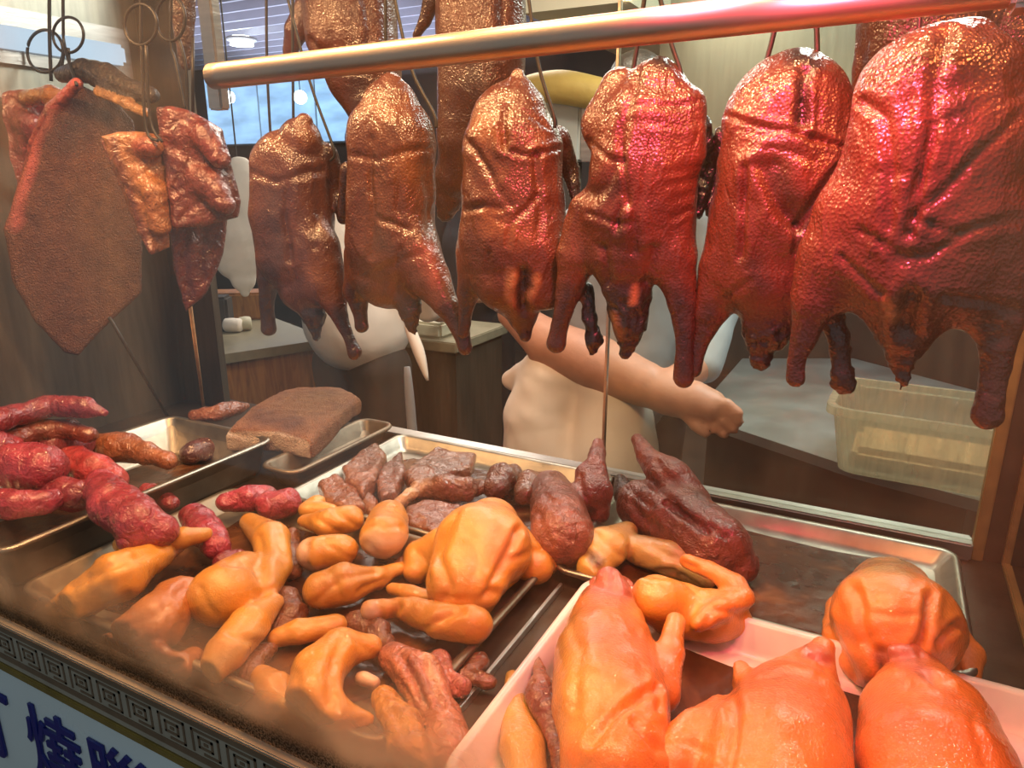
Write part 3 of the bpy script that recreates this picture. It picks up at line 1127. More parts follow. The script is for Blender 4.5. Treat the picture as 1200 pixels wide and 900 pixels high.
organic('roast_duck', 'roast duck hanging fourth, long straight legs, under a red glow', 'duck', 'roast', ('hang', 0.85), [
    C('body', RB, [(775, 80, 12), (768, 110, 38), (757, 150, 58), (755, 200, 62), (746, 250, 58), (738, 290, 46)]),
    C('body', RB, [(726, 104, 24), (716, 145, 34)]),
    C('body', RB, [(803, 125, 24), (800, 180, 28)]),
    C('leg', OB, [(690, 250, 24), (676, 300, 24), (666, 345, 14), (656, 382, 9), (652, 403, 11)], k=.03),
    C('leg', RB, [(780, 240, 30), (790, 300, 27), (799, 355, 16), (802, 405, 10), (801, 443, 13)], k=.03),
    C('vent', DK, [(722, 300, 28), (735, 340, 27), (738, 378, 20), (734, 412, 8)]),
    C('inner_leg', DK, [(686, 340, 9, .02), (692, 375, 8, .02), (696, 400, 10, .02), (694, 413, 4, .02)]),
    C('wing', DK, [(822, 150, 14, .05), (826, 200, 13, .07), (818, 250, 9, .06)])],
    GD, seed=5, part_labels={'vent': 'charred ragged tail', 'inner_leg': 'charred thin inner leg'},
    creases=[([(748, 75), (738, 120), (732, 150), (735, 238)], 5, .012), ([(736, 128), (762, 120), (795, 126), (832, 116)], 4, .005), ([(688, 165), (712, 182), (730, 188)], 4, .004), ([(693, 226), (712, 215), (726, 190)], 11, .008), ([(726, 240), (722, 268)], 4, .006), ([(746, 245), (758, 218), (765, 160)], 5, .005), ([(745, 252), (743, 292)], 5, .006), ([(690, 250), (725, 262), (745, 258)], 4, .004),
             ([(782, 200), (818, 194)], 4, .0025), ([(780, 216), (816, 208)], 4, .0025), ([(780, 234), (812, 224)], 4, .0025), ([(784, 252), (810, 244)], 4, .0025), ([(740, 140), (800, 150), (830, 140)], 4, .003), ([(765, 290), (760, 330)], 5, .006), ([(705, 290), (712, 330)], 5, .006)],
    stains=[([(766, 68), (780, 70)], 12, DK), ([(745, 335), (742, 350)], 8, FAT), ([(690, 140), (705, 180)], 22, OB), ([(700, 225), (722, 215)], 16, BR), ([(725, 270), (735, 300)], 26, BR), ([(720, 370), (728, 395)], 8, (.20, .09, .03))], **DUCK)
organic('roast_duck', 'roast duck hanging fifth, deep hollow in its breast, tucked behind the largest', 'duck', 'roast', ('hang', 0.86), [
    C('body', RB, [(940, 74, 12), (930, 100, 40), (922, 140, 74), (922, 200, 80), (915, 255, 74), (905, 310, 62)]),
    C('leg', RB, [(868, 255, 34), (850, 310, 29), (832, 365, 20), (818, 405, 11), (812, 432, 10)], k=.03),
    C('leg', RB, [(955, 280, 30), (960, 340, 25), (950, 380, 14)], k=.03),
    C('vent', DK, [(905, 345, 40), (900, 385, 27), (890, 420, 12)]),
    C('wing', DK, [(848, 160, 12, .05), (838, 210, 12, .07), (834, 248, 8, .06)])],
    GD, seed=6, part_labels={'vent': 'charred ragged tail'},
    creases=[([(942, 85), (937, 145)], 7, .012), ([(846, 136), (895, 150), (930, 160), (985, 170)], 4, .007), ([(865, 150), (915, 166)], 4, .004), ([(872, 195), (868, 300)], 5, .007), ([(905, 200), (916, 238), (936, 262)], 15, .013), ([(938, 266), (965, 218), (982, 195)], 5, .006), ([(886, 192), (908, 240), (936, 270)], 5, .005), ([(936, 268), (931, 300)], 4, .006), ([(960, 90), (955, 150)], 4, .004), ([(900, 105), (915, 150)], 4, .003), ([(900, 175), (950, 190)], 4, .003), ([(850, 350), (880, 330)], 4, .004)],
    stains=[([(932, 68), (950, 76)], 16, DK), ([(938, 95), (936, 140)], 13, DK), ([(915, 210), (935, 255)], 26, BR), ([(940, 205), (970, 200)], 20, (.14, .035, .018)), ([(880, 310), (890, 340)], 18, BR)], **DUCK)
organic('roast_duck', 'largest roast duck, dark red, hanging closest to the right end', 'duck', 'roast', ('hang', 0.70), [
    C('body', RB, [(1095, 75, 36), (1095, 120, 84), (1095, 180, 98), (1085, 245, 98), (1075, 300, 88), (1068, 335, 60)]),
    C('body', RB, [(1056, 100, 40), (1046, 170, 44)]),
    C('body', RB, [(1140, 48, 20), (1152, 92, 42), (1160, 180, 40)]),
    C('leg', RB, [(1000, 250, 40), (975, 300, 38), (955, 350, 28), (942, 395, 15), (933, 425, 10), (932, 443, 12)], k=.03),
    C('leg', BR, [(1140, 270, 48), (1160, 325, 40), (1168, 380, 26), (1168, 430, 15), (1160, 470, 13), (1157, 486, 17)], k=.03),
    C('vent', DK, [(1060, 345, 46), (1060, 385, 34), (1057, 420, 16), (1056, 442, 8), (1056, 460, 2)]),
    C('inner_leg', DK, [(975, 370, 15, .02), (984, 410, 10, .02), (987, 450, 13, .02)])],
    GD, seed=7, part_labels={'vent': 'charred open tail end', 'inner_leg': 'charred thin inner leg'},
    creases=[([(1112, 42), (1096, 100), (1090, 150), (1078, 215), (1068, 275)], 7, .014), ([(1012, 118), (1035, 135), (1043, 180), (1043, 268)], 6, .007), ([(1195, 112), (1150, 125), (1112, 142)], 5, .006), ([(1196, 136), (1140, 188), (1105, 225), (1074, 252)], 6, .008), ([(1150, 130), (1130, 150), (1105, 150)], 9, .005), ([(1072, 258), (1120, 272), (1190, 258)], 6, .006), ([(985, 300), (1030, 342)], 6, .006), ([(1105, 345), (1190, 362)], 5, .007), ([(1180, 60), (1135, 95), (1108, 105)], 5, .004), ([(1130, 275), (1090, 300), (1050, 300)], 6, .005), ([(1068, 345), (1062, 385)], 11, .020), ([(1005, 270), (1040, 290)], 5, .005), ([(1025, 200), (1060, 205)], 5, .003)],
    stains=[([(1066, 345), (1062, 388)], 16, DK), ([(1040, 350), (1050, 372)], 9, FAT), ([(1140, 230), (1100, 260), (1170, 290)], 50, (.10, .034, .014)), ([(1080, 285), (1100, 330)], 40, (.075, .028, .013)), ([(1130, 130), (1110, 140)], 18, BR), ([(1165, 380), (1165, 470)], 30, DK), ([(1050, 75), (1045, 95)], 12, HI)], **{**DUCK, 'vox': .0038})

GR = 'roast ducks of the rear row'
organic('roast_duck', 'roast duck of the rear row, above the rail between first and second', 'duck', 'roast', ('hang', 1.12), [
    C('body', OB, [(405, -60, 45), (408, -10, 56), (412, 40, 54), (425, 85, 44), (436, 120, 32), (445, 150, 16)]),
    C('wing', OB, [(362, 0, 14, -.02), (348, 35, 14, -.03), (340, 60, 9, -.03)])],
    GR, seed=8, creases=[([(428, -40), (432, 70)], 6, .006), ([(385, -10), (390, 60)], 6, .005), ([(365, 50), (400, 80), (440, 90)], 5, .006)], stains=[([(420, 100), (445, 150)], 40, BR)], vox=.0042, amp=.0022, freq=34, ridge=.0016)
organic('roast_duck', 'roast duck of the rear row, above the rail behind the third', 'duck', 'roast', ('hang', 1.12), [
    C('body', OB, [(562, -70, 45), (562, -20, 52), (564, 40, 53), (562, 100, 50), (552, 160, 40), (540, 205, 26)]),
    C('vent', DK, [(532, 205, 22), (526, 235, 16), (522, 250, 10)]),
    C('wing', BR, [(506, 0, 11), (498, 25, 8), (488, 42, 5)])],
    GR, seed=9, creases=[([(588, -40), (590, 60)], 6, .006), ([(540, -10), (542, 60)], 6, .005)], stains=[([(560, 90), (530, 220)], 60, BR)], vox=.0042, amp=.0022, freq=34, ridge=.0016)
organic('roast_duck', 'dark roast duck of the rear row, mostly behind the largest one', 'duck', 'roast', ('hang', 1.0), [
    C('body', BR, [(1080, -40, 60), (1085, 10, 72), (1085, 60, 70), (1070, 110, 50)]),
    C('body', BR, [(1180, 0, 40), (1190, 60, 38), (1195, 120, 30)]),
    C('wing', OB, [(1030, 40, 18), (1015, 80, 14), (1006, 110, 8)])],
    GR, ridge=.0018, seed=10)

# ---- roast pork at the left
RED = (0.42, 0.055, 0.045)
PK = (0.150, 0.046, 0.014)
slab = lambda Y, poly, t, tint, part='skin_side', rnd=.010, bow=0: dict(kind='hang', Y=Y, poly=poly, t=t, tint=tint, part=part, round=rnd, bow=bow)
organic('roast_pork_flank', 'red edged pork side hanging at the far left behind the big slab', 'pork', 'meat', ('hang', 0.975), [
    C('meat', (0.22, 0.05, 0.04), [(20, 140, 16, -.01), (38, 150, 15, -.01), (25, 200, 9, -.01)]),
    C('meat', (0.42, 0.18, 0.05), [(30, 115, 8, -.01), (60, 112, 10, -.01), (90, 120, 8)])],
    'hanging roast pork', slab=slab(0.975, [(-8, 112), (20, 106), (60, 100), (100, 104), (92, 150), (45, 200), (28, 238), (8, 242), (-8, 190)], .014, (0.24, 0.055, 0.04), 'meat'),
    flat=1.0, vox=.0048, amp=.003, freq=90, ridge=.003, seed=11)
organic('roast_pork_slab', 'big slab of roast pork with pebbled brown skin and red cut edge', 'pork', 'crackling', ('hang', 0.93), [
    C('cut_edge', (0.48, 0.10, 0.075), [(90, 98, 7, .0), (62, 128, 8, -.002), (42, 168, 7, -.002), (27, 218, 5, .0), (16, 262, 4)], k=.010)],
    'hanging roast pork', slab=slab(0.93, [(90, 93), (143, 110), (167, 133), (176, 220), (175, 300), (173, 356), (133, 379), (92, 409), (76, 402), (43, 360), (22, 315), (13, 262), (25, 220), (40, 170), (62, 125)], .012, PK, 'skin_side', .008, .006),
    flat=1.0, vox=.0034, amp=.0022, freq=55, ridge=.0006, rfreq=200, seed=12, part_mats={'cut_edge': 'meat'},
    part_labels={'cut_edge': 'red lit fatty cut edge'}, stains=[([(88, 97), (62, 128), (42, 168), (27, 218), (17, 262)], 11, (.50, .11, .085)), ([(80, 150), (110, 130), (150, 140)], 40, (.07, .028, .016)), ([(110, 260), (130, 330)], 50, (.19, .068, .02)), ([(60, 250), (90, 350)], 40, (.15, .05, .02))])  # pink fat colour; stains also paint the red edge glow and orange-lit middle
organic('roast_pork_ribs', 'narrow glossy tan strip of pork ribs in front of the slab', 'pork', 'meat', ('hang', 0.88), [
    C('meat', (0.34, 0.14, 0.05), [(148, 170, 12, .004), (180, 172, 12, .004)]),
    C('meat', (0.34, 0.14, 0.05), [(165, 205, 14, .006), (182, 225, 13, .006), (188, 265, 12, .005)]),
    C('cut_edge', (0.16, 0.045, 0.03), [(123, 166, 5, -.008), (146, 215, 5, -.008), (166, 270, 5, -.008), (178, 294, 4, -.008)])],
    'hanging roast pork', slab=slab(0.88, [(120, 162), (140, 155), (192, 155), (197, 200), (200, 292), (180, 298), (163, 268), (143, 212)], .010, (0.36, 0.15, 0.055), 'meat'),
    flat=1.0, vox=.0034, amp=.0014, freq=70, ridge=.0010, seed=13,
    creases=[([(138, 165), (165, 190), (192, 212)], 4, .004), ([(150, 215), (192, 190)], 4, .003), ([(150, 220), (175, 240), (194, 262)], 4, .004), ([(165, 262), (192, 240)], 4, .003), ([(170, 280), (196, 276)], 4, .004)],
    stains=[([(130, 162), (160, 240), (176, 295)], 9, (.14, .04, .025)), ([(165, 168), (178, 178)], 10, (.34, .08, .05))])
organic('roast_pork_piece', 'upper red brown pork piece hanging right of the ribs', 'pork', 'meat', ('hang', 0.95), [
    C('meat', (0.20, 0.04, 0.03), [(205, 152, 16, .0), (240, 158, 16, -.002), (258, 185, 12, .0)]),
    C('meat', (0.20, 0.045, 0.03), [(215, 205, 18, .0), (245, 215, 18, -.002), (264, 240, 12, .0)])],
    'hanging roast pork', slab=slab(0.95, [(186, 130), (205, 128), (228, 132), (262, 150), (271, 190), (284, 236), (281, 256), (240, 264), (204, 266), (195, 200)], .013, (0.19, 0.045, 0.032), 'meat'),
    flat=1.0, vox=.0038, amp=.002, freq=80, ridge=.0020, seed=14,
    creases=[([(195, 165), (230, 190), (275, 200)], 4, .005), ([(225, 140), (222, 190), (200, 225)], 4, .005), ([(205, 225), (240, 205), (265, 175)], 4, .004), ([(210, 255), (235, 235), (280, 230)], 4, .005)])
organic('roast_pork_piece', 'lower dark red pork piece hanging beneath the upper piece', 'pork', 'meat', ('hang', 0.97), [
    C('meat', (0.15, 0.035, 0.026), [(225, 285, 14, -.002), (225, 330, 10, -.002)])],
    'hanging roast pork', slab=slab(0.97, [(198, 255), (268, 255), (262, 302), (242, 345), (217, 363), (203, 312)], .013, (0.15, 0.036, 0.028), 'meat'),
    flat=1.0, vox=.0040, amp=.002, freq=80, ridge=.002, seed=15, creases=[([(215, 270), (222, 350)], 4, .005), ([(240, 265), (236, 330)], 4, .005)])
organic('charred_pork_end', 'black charred pork end lying across the top of the slab', 'pork', 'charred', ('hang', 0.97), [
    C('body', (0.02, 0.013, 0.011), [(72, 88, 9), (100, 84, 13), (140, 100, 13), (178, 112, 9)]),
    C('body', (0.02, 0.013, 0.011), [(102, 78, 7), (125, 82, 8), (145, 98, 8)]),
    C('fat', FAT, [(115, 108, 5, -.02), (150, 122, 6, -.02), (170, 132, 6, -.02)])],
    'hanging roast pork', amp=.002, freq=120, ridge=.002, seed=16, part_mats={'fat': 'meat'})


# ---- hooks
def hook(label, pts, Y, r=0.0028, name='meat_hook', extra=None, tip=True):
    P = [V(x, y, Y + (p[0] if p else 0)) for x, y, *p in pts]
    base = np.array(P[-1])
    root = empty(name, base, label, 'hook', 'steel meat hooks')
    bm = bmesh.new()
    add_tube(bm, smooth_pts([p - base for p in P], 4), r, 8)
    bm_obj('rod', bm, M['wire'], root, smooth=True)
    for kind, *e in (extra or []):
        bm = bmesh.new()
        if kind == 'ring':
            cx, cy, rx, ry, tube = e
            ring = [V(cx + rx * math.cos(t), cy + ry * math.sin(t), Y) - base for t in np.linspace(0, 2 * math.pi, 28, endpoint=False)]
            add_tube(bm, ring, tube, 8, True)
            bm_obj('ring', bm, M['wire'], root, smooth=True)
        else:
            add_tube(bm, smooth_pts([V(x, y, Y + (p[0] if p else 0)) - base for x, y, *p in e[0]], 4), r, 8)
            bm_obj('rod', bm, M['wire'], root, smooth=True)
    return root


rod = lambda *p: ('rod', list(p))
hook('steel hook with three thin rods holding the first small duck', [(343, -30), (343, 60), (344, 160)], .92, .0022,
     extra=[rod((312, -30), (313, 80), (318, 175)), rod((330, -30), (362, 92), (388, 165), (392, 182), (387, 188))])
hook('steel hook rods holding the second duck', [(452, -60), (452, 70), (453, 125)], .88, .0024,
     extra=[rod((455, -40), (480, 75), (508, 132), (511, 150))])
hook('steel hook rod holding the third duck', [(612, -60), (630, 70), (648, 132), (650, 150)], .87, .0024)
hook('pair of steel hook rods holding the fourth duck', [(764, -60), (748, 45), (738, 105)], .85, .0028,
     extra=[rod((765, -40), (785, 45), (797, 82), (800, 110))])
hook('pair of steel hook rods holding the fifth duck', [(925, -50), (907, 38), (893, 90), (890, 110)], .86, .0028,
     extra=[rod((955, -50), (957, 32), (958, 75), (958, 95))])
hook('thin steel hook wire holding the largest duck', [(1080, -90), (1078, 25), (1074, 60)], .70, .0016)
hook('ringed steel hook at the far left holding the pork side', [(58, -60), (58, 38), (60, 95)], .99, .0035,
     extra=[('ring', 53, 60, 21, 25, .0032)])
hook('steel hook with a ring above the big pork slab', [(74, -60), (74, 20), (76, 55), (90, 100, -.05)], .97, .0030,
     extra=[('ring', 80, 41, 18, 21, .0028), rod((76, 55), (72, 80), (70, 92)), rod((80, 56), (82, 85), (84, 92))])
hook('double rod steel hook with a ring through the ribs', [(165, -50), (165, 45), (166, 60), (171, 150), (185, 165)], .87, .0026,
     extra=[('ring', 165, 29, 19, 24, .0028), rod((171, 52), (176, 140), (190, 166))])
hook('double rod steel hook with a ring holding the right pork', [(202, -50), (200, 48), (205, 70), (218, 135)], .95, .0028,
     extra=[('ring', 200, 22, 17, 26, .0028), rod((210, 46), (218, 80), (220, 140)), rod((226, 44), (226, 140))])
organic('charred_pork_strip', 'dark strip of meat hanging on the hook beside the rail end', 'pork', 'roast_dark', ('hang', 1.0), [
    C('body', (0.10, 0.05, 0.035), [(215, -30, 14), (214, 15, 14), (216, 45, 10), (218, 75, 7)])], None, seed=18)
bm = bmesh.new()
a = V(222, 352, 0.97)
b = G(239, 480, Z0 + 0.004)
add_tube(bm, [Vector(a - b), Vector((0, 0, 0))], 0.0042, 8)
tag(bm_obj('bamboo_skewer', bm, M['bamboo'], None, b, True), 'long pale bamboo skewer standing below the lower pork piece', 'skewer')
bm = bmesh.new()
a = V(128, 372, 0.95)
b = V(196, 487, 1.10)
add_tube(bm, [Vector(a - b), Vector((a - b) * .5), Vector((0, 0, 0))], 0.004, 8)
tag(bm_obj('steel_skewer', bm, M['wire'], None, b, True), 'thin dark metal skewer slanting down from the big pork slab', 'skewer')

# ================================================================== CHICKENS AND CUTS ON THE TRAYS
CH = (0.74, 0.335, 0.040)       # poached skin
CR = (0.78, 0.25, 0.035)
CW = (0.78, 0.56, 0.38)        # white meat
YL = (0.62, 0.36, 0.07)
OL = (0.42, 0.26, 0.07)
NK = (0.46, 0.11, 0.06)
TZ = 0.856
GC = 'whole poached chickens'
FC = dict(flat=0.86, vox=.0042, amp=.0030, freq=34, ridge=.0015, rfreq=60, tint_noise=.12)
organic('poached_chicken', 'whole poached chicken with two feet tied pale, leaning over the white tray rim', 'chicken', 'poached', ('lie', TZ), [
    C('body', CR, [(711, 715, 36), (709, 770, 60), (714, 830, 68), (724, 900, 66)], lift=.010),
    C('neck', NK, [(714, 678, 15, .07), (722, 692, 16, .06), (712, 712, 24, .03)]),
    C('wing', CR, [(792, 728, 9, .06), (785, 765, 15, .05), (774, 812, 22, .03)]),
    C('leg', CR, [(766, 812, 11, .085), (757, 845, 22, .07), (722, 892, 34, .06)]),
    C('body', None, [(690, 850, 3, .07), (740, 830, 3, .09), (770, 800, 2, .07)], mode='cut', k=.01)],
    GC, seed=21, creases=[([(690, 872), (735, 828), (775, 800)], 6, .010), ([(660, 715), (680, 760), (672, 830)], 7, .004), ([(765, 745), (774, 830)], 5, .008), ([(700, 690), (735, 700)], 4, .005), ([(695, 705), (742, 715)], 4, .005), ([(720, 668), (716, 700)], 4, .004), ([(745, 850), (770, 880)], 5, .006)], stains=[([(665, 740), (672, 850)], 34, (.74, .42, .09)), ([(700, 690), (740, 695)], 22, NK)], **FC)
organic('poached_chicken', 'whole poached chicken in the middle of the front edge, neck pointing back', 'chicken', 'poached', ('lie', TZ), [
    C('body', CR, [(948, 790, 32), (926, 835, 62), (910, 890, 84), (900, 940, 85)], lift=.008),
    C('neck', CR, [(965, 758, 13, .05), (955, 775, 20, .04)]),
    C('wing', CR, [(868, 782, 9, .06), (872, 800, 14, .05), (890, 820, 22, .03)]),
    C('leg', CR, [(840, 826, 12, .07), (820, 854, 24, .06), (792, 892, 34, .04), (775, 920, 34, .03)]),
    C('body', None, [(850, 850, 3, .06), (845, 900, 3, .05)], mode='cut', k=.012)],
    GC, seed=22, creases=[([(852, 800), (862, 850), (848, 905)], 7, .012), ([(880, 800), (930, 790), (960, 800)], 5, .003), ([(945, 765), (975, 775)], 4, .006), ([(950, 755), (965, 790)], 4, .005), ([(800, 870), (830, 880)], 5, .005), ([(985, 800), (998, 880)], 6, .004)], stains=[([(950, 762), (972, 770)], 18, NK)], **FC)
organic('poached_chicken', 'whole poached chicken in the front right corner with a curled neck', 'chicken', 'poached', ('lie', TZ), [
    C('body', CR, [(1078, 805, 40), (1088, 850, 72), (1100, 905, 88), (1105, 950, 85)], lift=.006),
    C('neck', NK, [(1050, 765, 8, .07), (1068, 768, 13, .06), (1082, 785, 20, .03)])],
    GC, seed=23, creases=[([(1060, 775), (1085, 790), (1110, 800)], 5, .006), ([(1050, 770), (1062, 800)], 5, .006), ([(1140, 840), (1160, 900)], 6, .004), ([(1075, 765), (1095, 800)], 4, .006)], stains=[([(1055, 768), (1080, 780)], 20, NK)], **FC)
organic('poached_chicken', 'whole poached chicken at the back right, round back, dark tail up', 'chicken', 'poached', ('lie', TZ), [
    C('body', CR, [(1045, 690, 42, .02), (1050, 728, 72), (1040, 765, 48)]),
    C('leg', CR, [(985, 715, 16), (985, 752, 22), (1010, 785, 20)]),
    C('leg', CR, [(1100, 740, 34), (1128, 765, 22), (1140, 808, 8)]),
    C('neck', NK, [(1030, 762, 12, .04), (1034, 790, 11, .01)]),
    C('body', OL, [(1040, 664, 20, .05), (1060, 664, 16, .05)], mode='paint'),
    C('body', None, [(1000, 690, 3, .07), (1012, 745, 4, .06), (1030, 780, 3, .04)], mode='cut', k=.014),
    C('body', None, [(1085, 700, 3, .07), (1078, 760, 4, .05)], mode='cut', k=.014)],
    GC, seed=24, creases=[([(1002, 690), (1018, 745), (1036, 795)], 6, .012), ([(1090, 700), (1082, 745), (1062, 790)], 6, .012), ([(968, 725), (1000, 792)], 5, .007), ([(1098, 752), (1125, 735), (1140, 745)], 5, .008), ([(1035, 765), (1030, 800)], 7, .016), ([(1055, 765), (1046, 785)], 5, .008), ([(1125, 775), (1132, 815)], 5, .006), ([(1020, 720), (1070, 722)], 6, .003)], stains=[([(1035, 770), (1032, 792)], 11, DK), ([(1022, 662), (1060, 662)], 24, OL), ([(1046, 770), (1075, 780)], 20, NK)], **FC)
organic('poached_chicken', 'poached chicken folded over with a bent wing, in front of the dark duck', 'chicken', 'poached', ('lie', TZ), [
    C('body', CH, [(790, 720, 30), (835, 722, 34), (858, 728, 24)]),
    C('thigh', CH, [(772, 704, 33, .02), (800, 704, 24, .02)]),
    C('back', OL, [(752, 645, 20), (790, 655, 24), (825, 675, 16)]),
    C('back', YL, [(735, 622, 13, .02), (708, 642, 28), (695, 665, 20)]),
    C('neck', NK, [(705, 690, 18, .01), (728, 688, 15, .01)]),
    C('wing', CR, [(806, 658, 9, .05), (830, 668, 12, .05), (860, 685, 15, .045), (870, 700, 14, .045), (845, 714, 13, .05), (818, 732, 10, .04)]),
    C('back', None, [(725, 630, 2, .06), (738, 672, 3, .04)], mode='cut', k=.012),
    C('body', BR, [(790, 672, 5, .05), (835, 690, 4, .04)], mode='cut', k=.012)],
    GC, seed=25, creases=[([(735, 640), (738, 680)], 5, .010), ([(700, 625), (725, 650)], 4, .006), ([(690, 650), (705, 670)], 4, .008), ([(745, 672), (790, 672), (820, 690)], 5, .010), ([(820, 745), (835, 715), (870, 720)], 5, .007), ([(760, 640), (810, 665)], 5, .005), ([(800, 680), (822, 700)], 4, .008)], stains=[([(695, 690), (732, 690)], 20, NK), ([(692, 648), (700, 655)], 9, BR)], flat=.86, vox=.0042, amp=.0012, freq=70)
organic('poached_chicken', 'whole poached chicken in the middle, humped breast, on the steel tray', 'chicken', 'poached', ('lie', TZ), [
    C('body', CH, [(576, 612, 32, .03), (565, 642, 58), (545, 682, 46)]),
    C('leg', CH, [(595, 640, 34), (628, 664, 22), (650, 660, 9)]),
    C('leg', CH, [(520, 645, 30), (493, 652, 20), (488, 670, 16)]),
    C('wing', CH, [(540, 700, 24), (555, 712, 18)]),
    C('body', None, [(530, 620, 3, .05), (522, 680, 4, .04)], mode='cut', k=.014),
    C('body', None, [(610, 625, 3, .05), (590, 690, 4, .03)], mode='cut', k=.014)],
    GC, seed=26, creases=[([(532, 600), (515, 648), (528, 690)], 6, .010), ([(608, 622), (590, 655), (570, 700)], 6, .010), ([(600, 655), (632, 645)], 5, .005), ([(490, 650), (500, 680)], 5, .006), ([(545, 620), (560, 650), (552, 690)], 7, .004), ([(520, 700), (560, 705), (580, 695)], 5, .008)], stains=[([(575, 600), (590, 640)], 26, (.80, .34, .12))], flat=.9, vox=.0042, amp=.0014, freq=70)
organic('chicken_neck_piece', 'dark brown chicken head and neck lying left of the nearest chicken', 'chicken', 'meat', ('lie', TZ), [
    C('head', (0.26, 0.075, 0.04), [(634, 815, 20), (642, 830, 20), (650, 855, 15), (662, 890, 15), (668, 930, 15)], lift=.02),
    C('beak', (0.42, 0.18, 0.07), [(629, 768, 2), (632, 785, 7), (634, 800, 12)], lift=.03)], None, seed=27, ridge=.0012)
organic('chicken_wing', 'yellow chicken wing against the left side of the white tray', 'chicken', 'poached', ('lie', TZ), [
    C('wing', YL, [(600, 792, 9), (602, 830, 17), (612, 875, 26), (620, 920, 26)])], None, seed=28, **FC)

GP = 'poached chicken cuts'
FP = dict(flat=0.9, vox=.0034, amp=.0034, freq=46, ridge=.0018, rfreq=70, tint_noise=.12)
TC = TZ + .004
organic('chicken_drumstick', 'thick pale drumstick lying in front of the humped chicken', 'chicken', 'poached', ('lie', TC), [
    C('drumstick', CH, [(552, 733, 25), (520, 727, 22), (485, 716, 15), (465, 712, 11), (436, 716, 13)], lift=.012)], GP, seed=31, creases=[([(540, 715), (500, 735)], 5, .004), ([(470, 712), (462, 722)], 4, .006), ([(445, 700), (448, 725)], 4, .004)], stains=[([(440, 716), (430, 720)], 12, CW)], **FP)
organic('chicken_wing', 'thin chicken wing tip between the drumstick and humped chicken', 'chicken', 'poached', ('lie', TC), [
    C('wing', CH, [(460, 690, 7), (480, 695, 9), (503, 699, 9)], lift=.012)], GP, seed=32, **FP)
organic('chicken_thigh', 'flat chicken thigh with tapered leg, left of the humped chicken', 'chicken', 'poached', ('lie', TC), [
    C('thigh', CH, [(380, 692, 22), (405, 684, 26), (440, 677, 16), (465, 667, 9), (474, 660, 5)], lift=.006)], GP, seed=33, creases=[([(370, 705), (400, 680), (440, 670)], 5, .005), ([(420, 695), (450, 680)], 4, .004), ([(385, 668), (400, 700)], 5, .003)], **FP)
organic('chicken_breast', 'cut chicken breast piece showing its white meat', 'chicken', 'poached', ('lie', TC), [
    C('skin', CH, [(455, 605, 22), (450, 628, 28)], lift=.014)], GP, seed=34, stains=[([(436, 642), (452, 646), (466, 640)], 20, CW), ([(436, 650), (460, 654)], 14, CW)], creases=[([(430, 620), (470, 618)], 4, .003), ([(425, 640), (445, 655), (465, 655)], 4, .006)], **FP)
organic('chicken_breast', 'cut chicken piece lying crosswise above, golden skin up', 'chicken', 'poached', ('lie', TC), [
    C('skin', CH, [(410, 608, 18), (382, 614, 18), (358, 610, 10)], lift=.02)], GP, seed=35, creases=[([(370, 605), (395, 622)], 4, .005), ([(395, 600), (420, 615)], 4, .004)], **FP)
organic('chicken_breast', 'small golden cut chicken piece nearest the red pork pieces', 'chicken', 'poached', ('lie', TC), [
    C('skin', CH, [(372, 590, 12), (362, 597, 12), (390, 600, 11)], lift=.012)], GP, seed=36, **FP)
organic('chicken_breast', 'cut chicken piece with a pale cut face at its left end', 'chicken', 'poached', ('lie', TC), [
    C('skin', CH, [(400, 644, 20), (370, 648, 22)], lift=.006)], GP, seed=37, stains=[([(352, 640), (356, 664)], 15, CW), ([(360, 668), (380, 668)], 7, CW)], creases=[([(358, 632), (364, 668)], 4, .004), ([(380, 635), (410, 655)], 4, .004)], **FP)
organic('chicken_half', 'half poached chicken with its leg stretched towards the pane', 'chicken', 'poached', ('lie', TC), [
    C('body', CH, [(262, 696, 40), (285, 672, 28)]),
    C('thigh', CH, [(293, 612, 12), (318, 632, 22), (322, 665, 20), (305, 690, 22)], lift=.008),
    C('leg', CH, [(322, 706, 11), (292, 732, 24), (265, 765, 25), (240, 798, 14)], lift=.014),
    C('body', BR, [(282, 612, 6), (286, 635, 8)], mode='paint')], GP, seed=38, creases=[([(262, 655), (300, 662), (312, 692)], 6, .012), ([(300, 702), (335, 700)], 5, .008), ([(235, 690), (250, 720)], 5, .004), ([(305, 630), (312, 680)], 5, .006), ([(270, 740), (300, 755), (290, 780)], 5, .006), ([(320, 610), (335, 660)], 5, .004)], stains=[([(250, 790), (300, 740)], 16, (.70, .42, .14))], flat=.9, vox=.004, amp=.001, freq=80)
organic('chicken_leg_quarter', 'big chicken leg in the left front corner behind the pattern', 'chicken', 'poached', ('lie', TC), [
    C('leg', CH, [(62, 713, 8, -.026), (98, 700, 23, -.014), (140, 676, 31), (185, 650, 18), (205, 640, 12)], lift=.03)], GP, seed=39, creases=[([(85, 690), (130, 665), (190, 640)], 6, .006), ([(100, 725), (150, 700)], 5, .005), ([(65, 712), (85, 722)], 4, .006)], **FP)
organic('chicken_leg_quarter', 'thin chicken leg resting behind the big left leg', 'chicken', 'poached', ('lie', TC), [
    C('leg', CH, [(145, 638, 12), (180, 633, 13), (215, 630, 12), (240, 626, 8)], lift=.05)], GP, seed=40, **FP)
